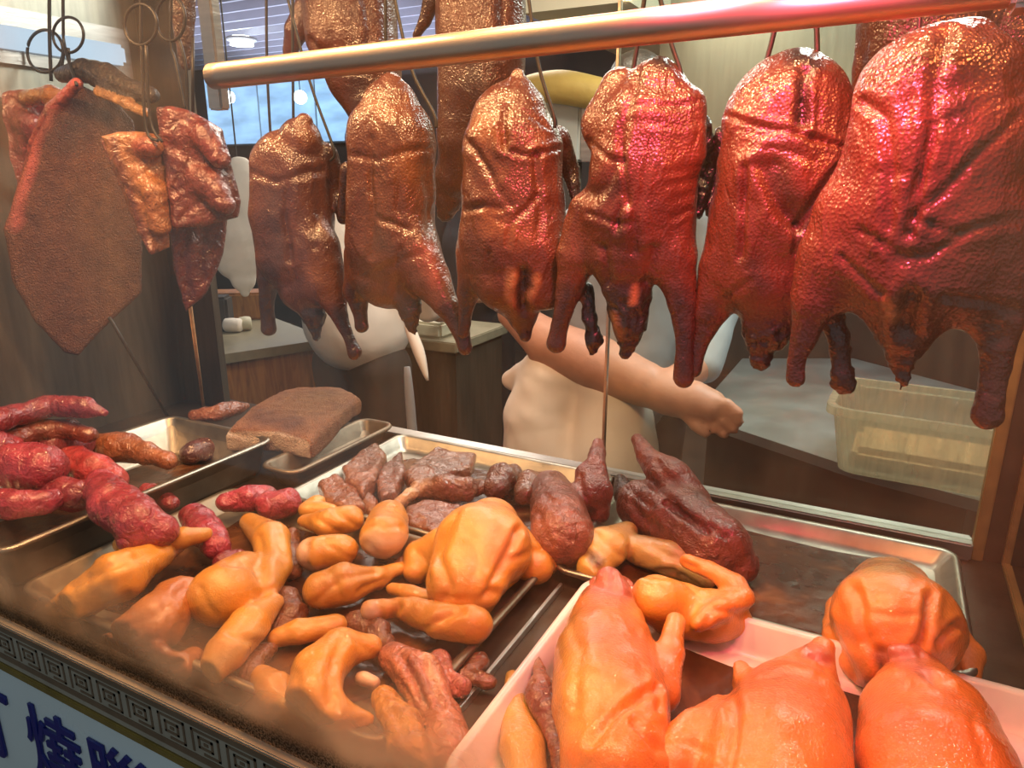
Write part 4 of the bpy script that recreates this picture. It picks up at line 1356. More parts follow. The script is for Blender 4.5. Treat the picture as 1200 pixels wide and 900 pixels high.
organic('chicken_carcass', 'shaded brown chicken back half sunk in gravy under the left leg', 'chicken', 'poached', ('lie', TC), [
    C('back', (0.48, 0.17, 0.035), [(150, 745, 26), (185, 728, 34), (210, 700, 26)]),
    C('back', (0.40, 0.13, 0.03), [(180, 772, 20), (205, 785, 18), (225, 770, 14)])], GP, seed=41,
    creases=[([(150, 735), (185, 720), (215, 690)], 5, .009), ([(160, 762), (195, 750), (220, 730)], 5, .009), ([(180, 785), (215, 775)], 4, .007), ([(140, 760), (165, 740)], 4, .006), ([(195, 700), (205, 760)], 5, .006)],
    stains=[([(150, 770), (200, 755)], 18, (.22, .06, .02))], **FP)
organic('chicken_half', 'curled poached chicken half, C shaped, close to the pane', 'chicken', 'poached', ('lie', TC), [
    C('skin', CH, [(432, 757, 16), (400, 760, 25), (374, 785, 31), (368, 815, 32), (392, 838, 22), (430, 843, 9)], lift=.012),
    C('bone_end', CW, [(425, 795, 9), (438, 800, 8)], lift=.010)], GP, seed=42, creases=[([(400, 750), (385, 790), (388, 830)], 6, .008), ([(345, 790), (352, 830)], 5, .004), ([(410, 745), (440, 770)], 4, .005), ([(370, 760), (355, 775)], 5, .004), ([(400, 855), (425, 845)], 4, .004)], stains=[([(340, 835), (365, 855)], 22, YL)], flat=.9, vox=.004, amp=.001, freq=80)
organic('chicken_wing', 'chicken wing half hidden left of the curled half', 'chicken', 'poached', ('lie', TC), [
    C('wing', CH, [(308, 792, 14), (322, 808, 20), (335, 828, 18)])], GP, seed=43, **FP)
organic('chicken_thigh', 'low chicken thigh lying behind the curled half', 'chicken', 'poached', ('lie', TC), [
    C('thigh', CH, [(325, 748, 12), (350, 740, 17), (392, 733, 15)])], GP, seed=44, **FP)
organic('chicken_carcass', 'opened pinkish chicken carcass with ribs right of the curled half', 'chicken', 'meat', ('lie', TC), [
    C('back', (0.55, 0.20, 0.11), [(460, 770, 18), (490, 790, 26), (505, 820, 24)]),
    C('back', (0.50, 0.17, 0.12), [(515, 775, 13), (520, 800, 16), (540, 805, 13)]),
    C('leg', CH, [(450, 818, 14), (470, 848, 22), (480, 885, 24), (485, 920, 20)], lift=.01),
    C('back', (0.55, 0.22, 0.12), [(520, 840, 22), (530, 880, 24)]),
    C('back', DK, [(480, 775, 3, .06), (500, 815, 4, .05)], mode='cut', k=.008),
    C('back', DK, [(505, 765, 3, .06), (512, 820, 4, .05)], mode='cut', k=.008)],
    GP, seed=45, creases=[([(470, 765), (500, 830)], 4, .010), ([(490, 760), (520, 830)], 4, .010), ([(515, 770), (535, 810)], 4, .008), ([(455, 780), (480, 820)], 4, .008), ([(460, 830), (490, 880)], 5, .006)], stains=[([(480, 775), (500, 815)], 8, (.25, .06, .03)), ([(500, 765), (515, 815)], 7, (.72, .42, .26))], flat=.9, vox=.004, amp=.0014, freq=100, ridge=.0016)

MB_ = (0.26, 0.095, 0.035)
for lab, pts, sd in (
        ('broken brown chicken back between the thigh and the curled half', [(420, 728, 14), (440, 740, 16), (455, 758, 12)], 46),
        ('brown chicken bones in gravy right of the stretched leg', [(335, 700, 13), (345, 718, 15), (330, 735, 12)], 47),
        ('dark chicken giblets in gravy between leg and curled half', [(292, 790, 12), (300, 770, 14), (315, 762, 10)], 48),
        ('sunken brown chicken scrap at the front of the left tray', [(195, 775, 12), (160, 768, 14), (128, 750, 12)], 49),
        ('brown chicken skin under the crosswise cut piece', [(343, 628, 11), (338, 648, 12), (342, 670, 11)], 50),
        ('small brown bones right of the cut breast', [(490, 640, 10), (480, 660, 12), (455, 668, 9)], 56),
        ('loose brown chicken scraps near the steel divider', [(560, 775, 12), (545, 790, 13), (570, 800, 10)], 57)):
    organic('chicken_scrap', lab, 'chicken', 'meat', ('lie', TZ), [C('flesh', MB_, pts)], GP, seed=sd, flat=.8, vox=.004, amp=.003, freq=90, ridge=.004, rfreq=90)

# ---- dark roast birds lying at the back
organic('roast_duck_lying', 'dark brown roast duck lying on its side, one leg up', 'duck', 'roast_dark', ('lie', TZ), [
    C('body', (0.20, 0.055, 0.025), [(752, 592, 30, .01), (795, 610, 42), (840, 640, 40), (865, 662, 24)]),
    C('leg', (0.26, 0.05, 0.022), [(747, 515, 7, .115), (758, 535, 12, .10), (785, 560, 24, .07), (805, 590, 28, .03)]),
    C('leg', DK, [(727, 562, 7, .05), (733, 580, 14, .03)]),
    C('body', None, [(780, 590, 3, .09), (830, 625, 3, .08)], mode='cut', k=.012)],
    None, seed=51, creases=[([(760, 560), (800, 600), (850, 630)], 5, .010), ([(740, 590), (770, 620)], 5, .007), ([(800, 620), (830, 660)], 5, .006), ([(770, 540), (800, 575)], 4, .006), ([(850, 630), (870, 670)], 5, .006), ([(735, 575), (760, 590)], 4, .006)], flat=.95, vox=.0042, amp=.0018, freq=80, ridge=.0022)
organic('roast_squab_lying', 'reddish roast bird lying beside the dark duck, foot pointing up', 'duck', 'roast_dark', ('lie', TZ), [
    C('body', (0.26, 0.075, 0.038), [(660, 628, 38), (652, 590, 30), (645, 572, 22)]),
    C('leg', (0.30, 0.06, 0.035), [(701, 520, 7, .09), (698, 545, 11, .08), (700, 575, 18, .04), (702, 600, 14, .01)]),
    C('leg', (0.28, 0.06, 0.03), [(687, 557, 14, .06), (690, 580, 16, .04)])],
    None, seed=52, creases=[([(640, 580), (665, 600), (690, 605)], 4, .007), ([(650, 620), (680, 640)], 4, .006), ([(630, 600), (645, 640)], 4, .006), ([(680, 560), (690, 600)], 4, .008)], flat=.95, vox=.004, amp=.0018, freq=90, ridge=.002)
GB = 'chopped brown duck pieces'
BP = (0.31, 0.122, 0.058)
BP2 = (0.23, 0.085, 0.045)


def chunk(label, poly, zt, t, tint, seed, group, name='duck_piece', cat='duck', mat='meat', chains=(), ridge=.002, amp=.0022):
    return organic(name, label, cat, mat, ('lie', zt), list(chains), group,
                   slab=dict(kind='lie', z=zt, poly=poly, t=t, tint=tint, part='flesh', round=.008), flat=1.0, vox=.0036, amp=amp, freq=110, ridge=ridge, seed=seed)


FB = dict(flat=1.0, vox=.0036, amp=.0026, freq=70, ridge=.0034, rfreq=70)
KB = dict(ridge=.0036, amp=.003)
chunk('upright chopped duck piece at the far left of the rear tray', [(402, 545), (418, 530), (440, 517), (451, 530), (441, 558), (424, 574), (405, 560)], .912, .034, BP, 61, GB, **KB)
chunk('chopped duck rib piece leaning right of the upright piece', [(438, 562), (448, 545), (470, 527), (475, 545), (464, 574), (446, 581)], .906, .034, BP2, 58, GB, **KB)
chunk('large chopped duck piece with shiny skin by the rear rim', [(474, 552), (490, 536), (512, 523), (532, 528), (558, 530), (551, 547), (522, 552), (502, 566), (481, 563)], .904, .030, BP, 62, GB, **KB)
chunk('dark flat chopped duck piece under the pale bone end', [(474, 590), (500, 584), (541, 590), (541, 612), (506, 621), (478, 611)], .892, .028, BP2, 64, GB, **KB)
chunk('chopped brown duck piece at the near left end of the rear tray', [(374, 562), (395, 554), (421, 571), (427, 590), (400, 594), (379, 582)], .902, .030, BP, 65, GB, **KB)
organic('duck_piece', 'brown duck piece with a pale bone end in the middle', 'duck', 'meat', ('lie', TC), [
    C('flesh', BP, [(495, 573, 12), (520, 570, 16), (545, 574, 14), (562, 572, 9)], lift=.008),
    C('bone', (0.62, 0.40, 0.22), [(466, 590, 6), (482, 580, 8), (494, 572, 9)], lift=.016)], GB, seed=63, **FB)
organic('duck_piece', 'small shiny duck piece above the cut breast', 'duck', 'meat', ('lie', TC), [
    C('flesh', BP, [(428, 588, 12), (438, 600, 9)])], GB, seed=66, **FB)
organic('duck_piece', 'rounded brown duck piece behind the humped chicken', 'duck', 'meat', ('lie', TC), [
    C('flesh', BP2, [(580, 572, 14), (590, 560, 17), (600, 556, 12)])], GB, seed=67, **FB)
organic('duck_piece', 'wedge of brown duck leaning on the reddish roast bird', 'duck', 'meat', ('lie', TC), [
    C('flesh', BP, [(615, 580, 13), (620, 566, 15), (632, 562, 9)])], GB, seed=68, **FB)

# ---- red glazed pork (char siu)
GS = 'red glazed pork pieces'
CS = (0.46, 0.050, 0.085)
CS2 = (0.32, 0.036, 0.050)
FS = dict(flat=.9, vox=.0038, amp=.0042, freq=48, ridge=.0034, rfreq=55, tint_noise=.3)
organic('red_pork_piece', 'red pork chunk beside the half chicken thigh', 'pork', 'meat', ('lie', TC), [
    C('flesh', CS, [(228, 604, 16), (240, 622, 18), (258, 642, 16)], lift=.02)], GS, seed=71, **FS)
organic('red_pork_piece', 'red pork chunk in front of the deep pan wall', 'pork', 'meat', ('lie', TC), [
    C('flesh', CS, [(265, 590, 14), (290, 584, 17), (310, 582, 14)], lift=.01)], GS, seed=72, **FS)
organic('red_pork_piece', 'round red pork chunk nearest the brown duck pieces', 'pork', 'meat', ('lie', TC), [
    C('flesh', CS, [(318, 592, 19), (335, 588, 19)], lift=.006)], GS, seed=73, **FS)
organic('red_pork_piece', 'small red pork bit behind the half chicken', 'pork', 'meat', ('lie', TC), [
    C('flesh', CS2, [(262, 660, 12), (278, 655, 10)], lift=.014)], GS, seed=74, **FS)
PZ = 0.875
for lab, pts, sd in (
        ('dark red pork piece deep between the round and the large piece', [(60, 575, 20, .03), (90, 580, 20, .03)], 87),
        ('red brown pork chunk behind the bright red piece', [(60, 520, 16, .07), (95, 520, 16, .05)], 88),
        ('red pork chunk low at the left frame side of the pan', [(-15, 520, 22, .10), (5, 525, 20, .09)], 89),
        ('red pork end leaning on the right wall of the pan', [(175, 575, 14), (200, 590, 12)], 90)):
    organic('red_pork_piece', lab, 'pork', 'meat', ('lie', PZ), [C('flesh', CS2, pts)], GS, seed=sd, **FS)
organic('red_pork_strip', 'dark red pork strip topmost in the deep pan', 'pork', 'meat', ('lie', PZ), [
    C('flesh', CS2, [(-12, 496, 14), (20, 485, 13), (60, 476, 12), (100, 478, 12), (122, 484, 6)], lift=.145)], GS, seed=75, **FS)
organic('red_pork_strip', 'dark pork strip lying under the topmost strip', 'pork', 'meat', ('lie', PZ), [
    C('flesh', (0.28, 0.06, 0.03), [(5, 518, 15), (40, 506, 14), (80, 503, 12), (105, 510, 8)], lift=.10)], GS, seed=76, **FS)
organic('red_pork_piece', 'large round pork piece with a purple sheen at the left edge', 'pork', 'meat', ('lie', PZ), [
    C('flesh', CS, [(20, 545, 30), (48, 548, 28)], lift=.06)], GS, seed=77, **FS)
organic('red_pork_piece', 'bright red pork piece in the middle of the deep pan', 'pork', 'meat', ('lie', PZ), [
    C('flesh', (0.50, 0.055, 0.06), [(85, 540, 18), (110, 552, 22), (132, 562, 16)], lift=.04)], GS, seed=78, **FS)
organic('brown_pork_piece', 'brown roasted pork piece pointing into the empty pan end', 'pork', 'meat', ('lie', PZ), [
    C('flesh', (0.36, 0.11, 0.04), [(112, 522, 14), (140, 524, 19), (172, 532, 15), (196, 540, 9)], lift=.02)], GS, seed=79, **FS)
organic('red_pork_piece', 'large red pork piece hanging over the near pan rim', 'pork', 'meat', ('lie', PZ), [
    C('flesh', CS, [(118, 568, 20), (135, 590, 28), (158, 612, 28), (188, 622, 18), (150, 632, 14)], lift=.05)], GS, seed=80, **FS)
organic('red_pork_strip', 'curved red pork strip along the near rim of the deep pan', 'pork', 'meat', ('lie', PZ), [
    C('flesh', CS, [(-10, 585, 18), (20, 592, 18), (50, 590, 15), (72, 582, 10)], lift=.045)], GS, seed=81, **FS)
organic('red_pork_piece', 'dark cooked pork bits in the empty end of the deep pan', 'pork', 'meat', ('lie', TZ), [
    C('flesh', (0.13, 0.035, 0.025), [(225, 530, 14), (250, 524, 13), (268, 526, 8)])], GS, seed=82, **FS)

# ---- slab of crackling pork lying at the back
organic('crackling_pork_slab', 'slab of roast pork belly, brown crackling skin up, behind the deep pan', 'pork', 'crackling', ('lie', 0.93), [],
    None, slab=dict(kind='lie', z=0.955, poly=[(262, 497), (300, 468), (346, 438), (400, 445), (422, 461), (395, 484), (362, 506), (320, 500)], t=.046, tint=(0.38, 0.155, 0.062), part='crackling', round=.013, bow=.0035), side_tint=(0.74, 0.60, 0.48), creases=[([(300, 475), (340, 490), (385, 480)], 7, .004), ([(265, 506), (310, 512), (360, 520)], 4, .006), ([(350, 450), (330, 480)], 7, .003)], stains=[([(350, 465), (390, 470)], 22, (.36, .15, .05)), ([(300, 490), (345, 498)], 14, (.22, .08, .04))],
    flat=1.0, vox=.0042, amp=.0040, freq=30, ridge=.0012, rfreq=130, seed=85, part_mats={})
organic('dried_pork_strip', 'thin dark strip of roast pork left of the crackling slab', 'pork', 'meat', ('lie', 0.925), [
    C('flesh', (0.30, 0.10, 0.05), [(228, 487, 8), (255, 484, 10), (275, 478, 9), (288, 476, 5)])], None, seed=86, **FS)

# ================================================================== KITCHEN BEHIND
# steel hood wall and cream soffit
structure(box_obj('wall_hood', (-0.82, 2.75, 1.0), (1.6, 2.80, 2.7), M['hood']))
structure(box_obj('beam_soffit', (-1.15, 2.3, 1.97), (-0.79, 3.4, 2.35), M['cream']))
# louvre ceiling over the dining room
lv = structure(empty('ceiling_louvre', (-4.2, 4.6, 2.5), None, None))
bm = bmesh.new()
for k in range(13):
    y = -1.3 + 0.21 * k
    add_box(bm, (-2.2, y, 0), (2.4, y + 0.022, 0.06))
sl_ = bm_obj('slat', bm, M['slat'], lv)
sl_['kind'] = 'stuff'
lamp('louvre_light', 'AREA', (-4.0, 4.4, 2.30), 26, (0.72, 0.80, 1.0), 2.5, (-4.0, 4.4, 3), 2.0)
p = V(283, 48, 4.2)
d_ = empty('downlight', p, 'bright white round downlight under the louvred ceiling', 'light')
bm = bmesh.new()
bmesh.ops.create_cone(bm, cap_ends=True, segments=24, radius1=0.085, radius2=0.07, depth=0.06)
bm_obj('lamp_glass', bm, M['downlight'], d_)
bm = bmesh.new()
add_tube(bm, [(0.1 * math.cos(t), 0.1 * math.sin(t), 0.01) for t in np.linspace(0, 2 * math.pi, 24, endpoint=False)], 0.012, 8, True)
bm_obj('trim_ring', bm, M['steel'], d_, smooth=True)
# lit menu screens
a, b = V(248, 172, 5.4), V(405, 92, 5.4)
w3_ = (b[0] + .35 - a[0]) / 3
for k in range(3):
    r_ = empty('menu_screen', (a[0] + w3_ * (k + .5), 5.4, a[2]), ['glowing blue menu screen, first along the dining room wall', 'glowing blue menu screen, middle one on the dining room wall', 'glowing blue menu screen, last before the ducks'][k], 'screen', 'blue menu screens')
    hgt = b[2] - a[2] + .1
    box_obj('display', (-w3_ / 2 + .02, -.02, .02), (w3_ / 2 - .02, .0, hgt), M['screen'], r_)
    box_obj('bezel', (-w3_ / 2 + .005, .0, 0), (w3_ / 2 - .005, .04, hgt + .02), M['steel'], r_)
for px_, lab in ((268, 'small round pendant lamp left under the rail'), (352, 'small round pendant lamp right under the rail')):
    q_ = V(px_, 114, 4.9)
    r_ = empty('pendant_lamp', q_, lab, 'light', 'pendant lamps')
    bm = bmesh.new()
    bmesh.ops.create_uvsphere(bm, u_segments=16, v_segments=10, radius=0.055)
    bm_obj('globe', bm, M['downlight'], r_, smooth=True)  # added glowing ball in place of a bright reflection spot
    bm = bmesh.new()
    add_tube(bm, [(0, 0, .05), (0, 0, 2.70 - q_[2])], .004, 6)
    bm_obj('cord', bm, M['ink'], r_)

# wooden counter with stone worktop
pts = [G(250, 417, 0.85), G(352, 402, 0.85)]
d_v = (pts[1] - pts[0])[:2]
d_v /= np.linalg.norm(d_v)
n_v = np.array([-d_v[1], d_v[0]])
if n_v[0] > 0:
    n_v = -n_v
A = pts[0][:2] - d_v * 0.08
Bp = pts[1][:2] + d_v * 0.12
kc = empty('kitchen_counter', (A[0], A[1], 0), 'wood fronted counter with grey stone worktop behind the case', 'counter')
quad = [A, Bp, Bp + n_v * 0.6, A + n_v * 0.6]
bm = bmesh.new()
q2 = [np.array(q) - A for q in quad]
add_prism(bm, [(*q, 0.815) for q in q2], [(*q, 0.85) for q in q2])
bm_obj('worktop', bm, M['worktop'], kc)
bm = bmesh.new()
off_ = n_v * 0.03
q3 = [q2[0] + off_ + d_v * .02, q2[1] + off_, q2[2], q2[3] + d_v * .02]
add_prism(bm, [(*q, 0.0) for q in q3], [(*q, 0.8149) for q in q3])
bm_obj('wood_front', bm, M['wood'], kc)


def lathe_box(name, label, cat, px, py, z, w, d, h, mat, group=None, bev=.01, rot=0.3):
    P = G(px, py, z)
    o = box_obj(name, (-w / 2, -d / 2, 0), (w / 2, d / 2, h), mat, None, bev, P)
    o.rotation_euler.z = rot
    return tag(o, label, cat, group)


def roll(name, label, px, py, z, r, ln, mat, rot):
    P = G(px, py, z)
    bm = bmesh.new()
    add_tube(bm, [(-ln / 2, 0, r), (-ln / 2 + .006, 0, r), (0, 0, r * 1.02), (ln / 2 - .006, 0, r), (ln / 2, 0, r)], [r * .8, r, r * 1.05, r, r * .8], 14)
    o = bm_obj(name, bm, mat, None, P, True)
    o.rotation_euler.z = rot
    return tag(o, label, 'towel')


roll('rolled_towel', 'pale rolled towel on the stone worktop, dull end outwards', 274, 389, .85, .028, .07, M['cloth_white'], 0.4)
roll('rolled_towel', 'cream rolled towel on the stone worktop next to the dull one', 288, 387, .85, .028, .05, M['cream'], 0.9)
lathe_box('storage_box', 'brown box standing at the back of the stone worktop', 'box', 282, 372, .85, .26, .14, .12, M['wood'], rot=.6)
lathe_box('storage_box', 'dark box at the left end of the stone worktop', 'box', 258, 386, .85, .10, .10, .14, M['dark'], rot=.6)
# far counter between the workers
fa, fb = V(452, 400, 2.2), V(534, 400, 2.2)
fc = empty('far_counter', (fa[0], 2.2, 0), 'grey far counter between the white and the navy worker', 'counter')
fw_m = fb[0] - fa[0]
box_obj('body', (0.02, 0.03, 0), (fw_m - .02, .40, .82), M['steel_wall_low'], fc)
box_obj('worktop', (0, 0, .8201), (fw_m, .42, .86), M['worktop'], fc, .004)
lathe_box('food_pan', 'yellow topped steel pan on the far counter', 'pan', 506, 392, .8601, .16, .12, .06, M['cream'], rot=0)

# chopping table at the right, seen through the pane
pts = [G(812, 486, .83), G(1000, 548, .83), G(1160, 590, .83), G(1190, 470, .83), G(1000, 420, .83), G(870, 420, .83)]
c0 = np.mean(pts, 0)
ct = empty('chopping_table', (c0[0], c0[1], 0), 'stainless chopping table seen through the sliding pane', 'table')
bm = bmesh.new()
pl = [np.array(p[:2]) - c0[:2] for p in pts]
add_prism(bm, [(*q, .805) for q in pl], [(*q, .83) for q in pl])
bm_obj('worktop', bm, M['steel_cold'], ct)
bm = bmesh.new()
pk_ = [q * .9 for q in pl]
add_prism(bm, [(*q, .0) for q in pk_], [(*q, .8049) for q in pk_])
bm_obj('base', bm, M['floor'], ct)
# translucent bin on the table
bp = G(1085, 548, .831)
bn = empty('plastic_bin', bp, 'translucent cream plastic bin on the chopping table', 'bin')


def tub(w, d, h, t, z0):
    bm = bmesh.new()
    def rr(s, z, r=.04):
        out = []
        for sx, sy, q in ((1, 1, 0), (-1, 1, 1), (-1, -1, 2), (1, -1, 3)):
            for k in range(6):
                a_ = (q + k / 5) * math.pi / 2
                out.append((sx * (w / 2 * s - r) + r * math.cos(a_), sy * (d / 2 * s - r) + r * math.sin(a_), z))
        return out
    specs = [(.86, z0), (.97, z0 + h - .02), (1.04, z0 + h - .018), (1.04, z0 + h), (.96, z0 + h), (.85, z0 + .006)]
    R_ = [[bm.verts.new(p) for p in rr(*s)] for s in specs]
    n = len(R_[0])
    for A_, B_ in zip(R_[:-1], R_[1:]):
        for k in range(n):
            bm.faces.new((A_[k], A_[(k + 1) % n], B_[(k + 1) % n], B_[k]))
    bm.faces.new(R_[0][::-1])
    bm.faces.new(R_[-1])
    bmesh.ops.recalc_face_normals(bm, faces=bm.faces)
    return bm


o = bm_obj('tub', tub(.40, .28, .15, .003, 0), M['bin'], bn)
bn.rotation_euler.z = -0.05
bm = bmesh.new()
add_box(bm, (-.15, -.09, .008), (.15, .09, .05), .015)
bm_obj('contents', bm, M['bamboo'], bn)
# upright steel splash board by the table
# ochre roll and grey appliance under the soffit
a, b = V(618, 104, 2.5), V(712, 110, 2.5)
bm = bmesh.new()
mid = (a + b) / 2
pp = [Vector(a - mid), Vector((a - mid) * .5) + Vector((0, 0, .01)), Vector((0, 0, .012)), Vector((b - mid) * .7), Vector(b - mid)]
add_tube(bm, smooth_pts(pp, 4), [.045 + .012 * math.sin(i / 16 * 3) for i in range(17)], 16)
ob = bm_obj('ochre_roll', bm, M['ochre'], None, mid, True)
tag(ob, 'ochre padded roll under the cream soffit between two ducks', 'roll')
gp = V(664, 190, 2.6)
ga = empty('wall_scale', gp, 'grey box shaped kitchen scale on a stand behind the fourth duck', 'appliance')
box_obj('case', (-.10, -.05, 0), (.07, .05, .22), M['box_grey'], ga, .008)
box_obj('side', (.071, -.045, 0), (.12, .045, .2), M['steel'], ga, .006)
box_obj('stand', (-.05, -.03, -gp[2]), (.05, .03, -.0005), M['dark'], ga)
c = bpy.data.curves.new('digit', 'FONT')
c.body = '0'
c.size = .09
c.extrude = .001
dgc = bpy.data.objects.new('digit', c)
COL.objects.link(dgc)
bpy.context.view_layer.update()
dgm = bpy.data.meshes.new_from_object(dgc.evaluated_get(bpy.context.evaluated_depsgraph_get()))
bpy.data.objects.remove(dgc)
dgm.materials.clear()
dg = link_mesh('digit', dgm, M['ink'])
dg.parent = ga
dg.location = (-.06, -.0505, .10)
dg.rotation_euler = (math.pi / 2, 0, 0)


# ================================================================== PEOPLE
def person(label, parts, Y, seed, mats, lbl=None, vox=.010):
    """One continuous body, with each garment a mesh of its own over it."""
    skin, garm = [], []
    for c in parts:
        if c['part'] == 'body':
            skin.append(c)
        elif c['part'] in ('hair', 'collar'):
            garm.append(c)
        else:
            garm.append(c)
            skin.append(dict(c, part='body', pts=[(p[0], p[1], p[2] * 0.82, *p[3:]) for p in c['pts']]))
    ks = dict(flat=1.0, vox=vox, amp=.003, freq=22, seed=seed)
    made = [organic('body', None, None, 'skin', ('hang', Y), skin, **ks)]
    names = []
    for c in garm:
        if c['part'] not in names:
            names.append(c['part'])
    for n_ in names:
        cs = [c for c in garm if c['part'] == n_]
        sets = [[c] for c in cs] if n_ == 'shoe' else [cs]
        for st in sets:
            made.append(organic(n_, None, None, mats[n_], ('hang', Y), st, **{**ks, 'amp': .006}))
    b0 = made[0].location.copy()
    z0 = min(o.location.z for o in made)
    root = empty('person', (b0.x, b0.y, z0), label, 'person')
    for o in made:
        o.location = o.location - root.location
        o.parent = root
        if o.name.startswith(('hair', 'collar')):          # worn on the body or the top: one level deeper
            par = made[0] if o.name.startswith('hair') else made[1]
            o.parent = par
            o.location = o.location - par.location
    return root


def px(Y, x0, z, dx=0.0):
    """pixel of a point at height z (m) on the vertical plane Y, dx metres to the right of pixel column x0's place at eye height"""
    P = V(x0, 209, Y) + np.array([dx, 0, 0])
    P[2] = z
    v = P - EYE
    dd = v @ _f
    return 600 + F_PX * (v @ _r) / dd, 450 - F_PX * (v @ _u) / dd, dd


def fig(Y, x0, L_):
    """chain points given in metres (dx, height, radius, dy) -> pixel triples"""
    out = []
    for dx, z, r, *o in L_:
        x, y, dd = px(Y + (o[0] if o else 0), x0, z, 0)
        P = V(x0, 209, Y) + np.array([dx, (o[0] if o else 0), 0])
        P[2] = z
        v = P - EYE
        dd = v @ _f
        out.append((600 + F_PX * (v @ _r) / dd, 450 - F_PX * (v @ _u) / dd, r * F_PX / dd, (o[0] if o else 0)))
    return out


W_ = (.8, .74, .66)
one = (1, 1, 1)
# worker in the white jacket, seen from behind
Y1 = 1.95
f1 = lambda *a: fig(Y1, 410, list(a))
cook1 = person('cook in a white jacket and black trousers, back turned, arms forward', [
    C('jacket', one, f1((0, 1.36, .10), (-.01, 1.25, .17), (0, 1.08, .18), (0, 1.0, .19), (0, .97, .19)), k=.05),
    C('jacket', one, f1((-.17, 1.36, .07), (-.25, 1.15, .06, .02), (-.25, 1.02, .05, .10)), k=.04),
    C('jacket', one, f1((.17, 1.36, .07), (.25, 1.15, .06, .02), (.23, 1.02, .05, .10)), k=.04),
    C('trousers', one, f1((-.08, .80, .115), (-.09, .45, .075), (-.09, .10, .06)), k=.04),
    C('trousers', one, f1((.08, .80, .115), (.09, .45, .075), (.09, .10, .06)), k=.04),
    C('shoe', one, f1((-.09, .05, .05), (-.09, .04, .045, .12))),
    C('shoe', one, f1((.09, .05, .05), (.09, .04, .045, .12))),
    C('body', one, f1((.02, 1.40, .058), (.09, 1.47, .055))),
    C('body', one, f1((.12, 1.52, .08), (.13, 1.61, .085), (.13, 1.55, .06, .05)), k=.03),
    C('hair', one, f1((.12, 1.57, .092, -.012), (.13, 1.65, .085, .0)), k=.01),
    C('body', one, f1((-.25, 1.02, .042, .10), (-.20, .98, .036, .22), (-.17, .97, .034, .30))),
    C('body', one, f1((.23, 1.02, .042, .10), (.20, .98, .036, .22), (.17, .97, .034, .30)))],
    Y1, 91, {'jacket': 'cloth_white', 'trousers': 'trousers', 'shoe': 'ink', 'hair': 'hair', 'body': 'skin'}, vox=.010)
# apron string ends hanging at the right hip
bm = bmesh.new()
s_ = [V(478, 380, 1.72), V(490, 410, 1.71), V(501, 446, 1.71)]
add_tube(bm, smooth_pts([p - s_[0] for p in s_], 4), [.014, .016, .018, .018, .018, .016, .012, .008, .004], 8)
bm_obj('apron_sash', bm, M['cloth_white'], cook1, s_[0] - np.array(cook1.location), True)
bm = bmesh.new()
s_ = [V(477, 430, 1.73), V(482, 490, 1.73), V(486, 545, 1.73)]
add_tube(bm, smooth_pts([p - s_[0] for p in s_], 4), [.010, .013, .015, .016, .016, .017, .017, .018, .018], 8)
bm_obj('apron_tail', bm, M['cloth_blue'], cook1, s_[0] - np.array(cook1.location), True)['label'] = 'long pale blue apron tail'

# worker in navy, farther back
Y2 = 2.9
f2 = lambda *a: fig(Y2, 560, list(a))
person('cook in a navy top and black trousers with a pale collar', [
    C('top', one, f2((0, 1.34, .12), (0, 1.15, .17), (0, .95, .165), (0, .85, .16)), k=.05),
    C('top', one, f2((-.18, 1.33, .07), (-.24, 1.12, .055, .0), (-.20, .98, .045, -.10)), k=.04),
    C('top', one, f2((.18, 1.33, .07), (.24, 1.12, .055, .0), (.20, .98, .045, -.10)), k=.04),
    C('trousers', one, f2((-.08, .82, .11), (-.09, .45, .075), (-.09, .08, .06)), k=.04),
    C('trousers', one, f2((.08, .82, .11), (.09, .45, .075), (.09, .08, .06)), k=.04),
    C('shoe', one, f2((-.09, .05, .05), (-.09, .04, .045, -.12))),
    C('shoe', one, f2((.09, .05, .05), (.09, .04, .045, -.12))),
    C('collar', one, f2((-.08, 1.40, .03, -.07), (0, 1.36, .03, -.12), (.08, 1.40, .03, -.07))),
    C('body', one, f2((0, 1.42, .055), (-.04, 1.50, .055))),
    C('body', one, f2((-.06, 1.55, .075), (-.06, 1.64, .085), (-.06, 1.58, .025, -.09)), k=.03),
    C('hair', one, f2((-.06, 1.66, .088, .02), (-.06, 1.70, .08, .0)), k=.01),
    C('body', one, f2((-.20, .98, .04, -.10), (-.12, .96, .035, -.22))),
    C('body', one, f2((.20, .98, .04, -.10), (.12, .96, .035, -.22)))],
    Y2, 92, {'top': 'cloth_navy', 'trousers': 'trousers', 'shoe': 'ink', 'hair': 'hair', 'body': 'skin', 'collar': 'cloth_white'}, vox=.013)

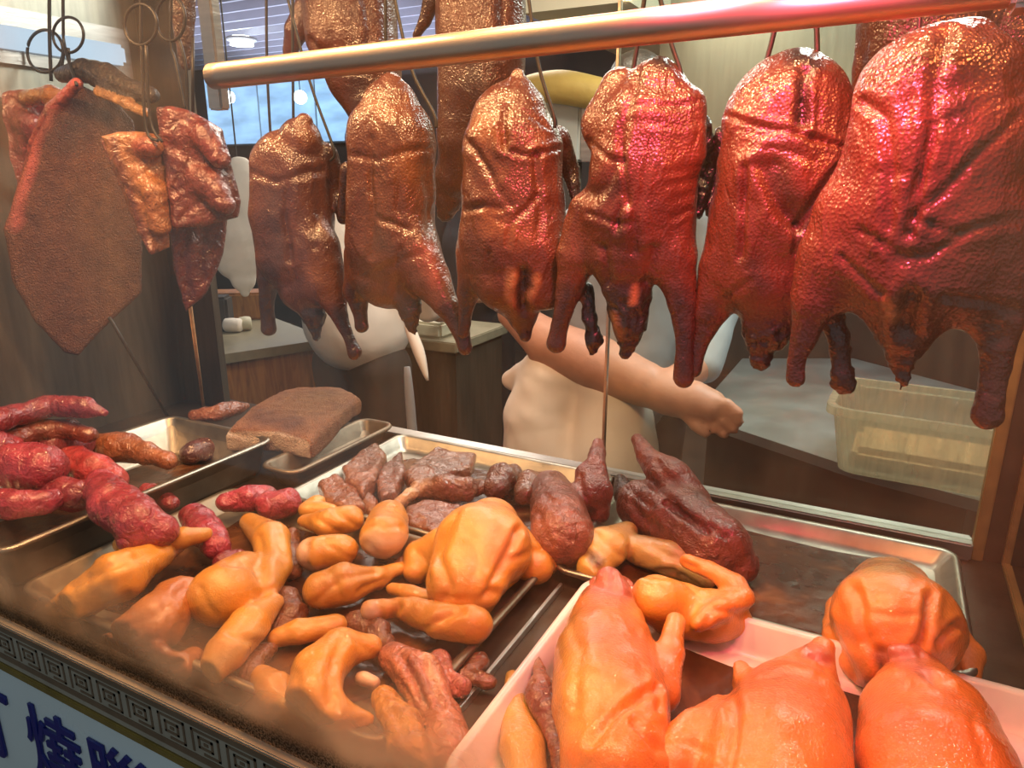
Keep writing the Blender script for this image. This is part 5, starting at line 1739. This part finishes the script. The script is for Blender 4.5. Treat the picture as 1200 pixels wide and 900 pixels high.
# cook at the chopping table: pale blue shirt, white apron, bare forearm reaching right
Y3 = 1.98
f3 = lambda *a: fig(Y3, 742, list(a))
person('cook in a pale blue shirt and white apron, bare forearm reaching across', [
    C('shirt', one, f3((0, 1.36, .13), (0, 1.20, .185), (0, 1.0, .18), (0, .85, .18)), k=.05),
    C('shirt', one, [(700, 255, 30, -.02), (650, 300, 32, -.10), (618, 345, 24, -.18)], k=.03),
    C('shirt', one, f3((.18, 1.34, .07), (.26, 1.12, .06), (.26, .98, .05, -.14)), k=.04),
    C('trousers', one, f3((-.08, .80, .115), (-.09, .45, .08), (-.09, .08, .06)), k=.04),
    C('trousers', one, f3((.08, .80, .115), (.09, .45, .08), (.09, .08, .06)), k=.04),
    C('shoe', one, f3((-.09, .05, .05), (-.09, .04, .045, -.12))),
    C('shoe', one, f3((.09, .05, .05), (.09, .04, .045, -.12))),
    C('body', one, [(615, 350, 20, -.19), (600, 368, 17, -.20), (640, 400, 27, -.22), (700, 425, 31, -.24), (755, 450, 27, -.26), (790, 466, 20, -.27)], k=.02),
    C('body', one, [(785, 462, 24, -.27), (812, 470, 24, -.28), (832, 476, 20, -.28)], k=.02),
    C('body', one, [(830, 468, 7, -.29), (852, 474, 7, -.30), (866, 484, 6, -.30)], k=.006),
    C('body', one, [(830, 476, 7, -.29), (854, 484, 7, -.30), (866, 494, 6, -.30)], k=.006),
    C('body', one, [(828, 484, 7, -.29), (850, 494, 7, -.30), (860, 503, 6, -.30)], k=.006),
    C('body', one, [(822, 490, 6, -.29), (840, 502, 6, -.30), (849, 510, 5, -.30)], k=.006),
    C('body', one, [(800, 482, 8, -.30), (816, 500, 7, -.31), (826, 508, 6, -.31)], k=.006),
    C('body', one, f3((.26, .98, .042, -.14), (.20, .95, .036, -.26))),
    C('body', one, f3((0, 1.42, .058), (0, 1.50, .058))),
    C('body', one, f3((.01, 1.55, .075), (.01, 1.64, .085), (.03, 1.58, .025, -.09)), k=.03),
    C('hair', one, f3((0, 1.66, .09, .02), (0, 1.70, .082, .0)), k=.01),
    C('apron', one, [(600, 445, 12, -.16), (640, 430, 20, -.19), (700, 440, 28, -.20)], k=.03),
    C('apron', one, [(650, 440, 38, -.20), (640, 490, 50, -.20), (650, 560, 62, -.20), (660, 640, 60, -.20)], k=.03),
    C('apron', one, [(720, 460, 40, -.20), (715, 560, 60, -.20), (715, 640, 60, -.20)], k=.03)],
    Y3, 93, {'shirt': 'cloth_blue', 'trousers': 'trousers', 'shoe': 'ink', 'hair': 'hair', 'body': 'skin', 'apron': 'plastic_white'}, vox=.0085)

# white cloth hanging between pork and first duck
hc = organic('hanging_cloth', 'white cloth hanging between the red pork and the first duck', 'cloth', 'poached', ('hang', 2.0), [
    C('cloth', one, [(282, 200, 16), (282, 235, 25), (282, 270, 30), (281, 302, 28), (285, 328, 14), (287, 343, 5)])],
    None, flat=.35, vox=.008, amp=.006, freq=30, seed=95, part_mats={'cloth': 'cloth_white'})
bm = bmesh.new()
tp = V(278, 190, 2.0)
add_tube(bm, [(0, 0, 0), (0, 0, 2.70 - tp[2])], .003, 6)
rt = empty('hanging_cloth', hc.location.copy(), hc['label'], 'cloth')
hc.name = 'cloth'
rt.name = 'hanging_cloth'
for k_ in ('label', 'category'):
    del hc[k_]
hc.parent = rt
hc.location = (0, 0, 0)
bm_obj('cord', bm, M['ink'], rt, tp - np.array(rt.location))
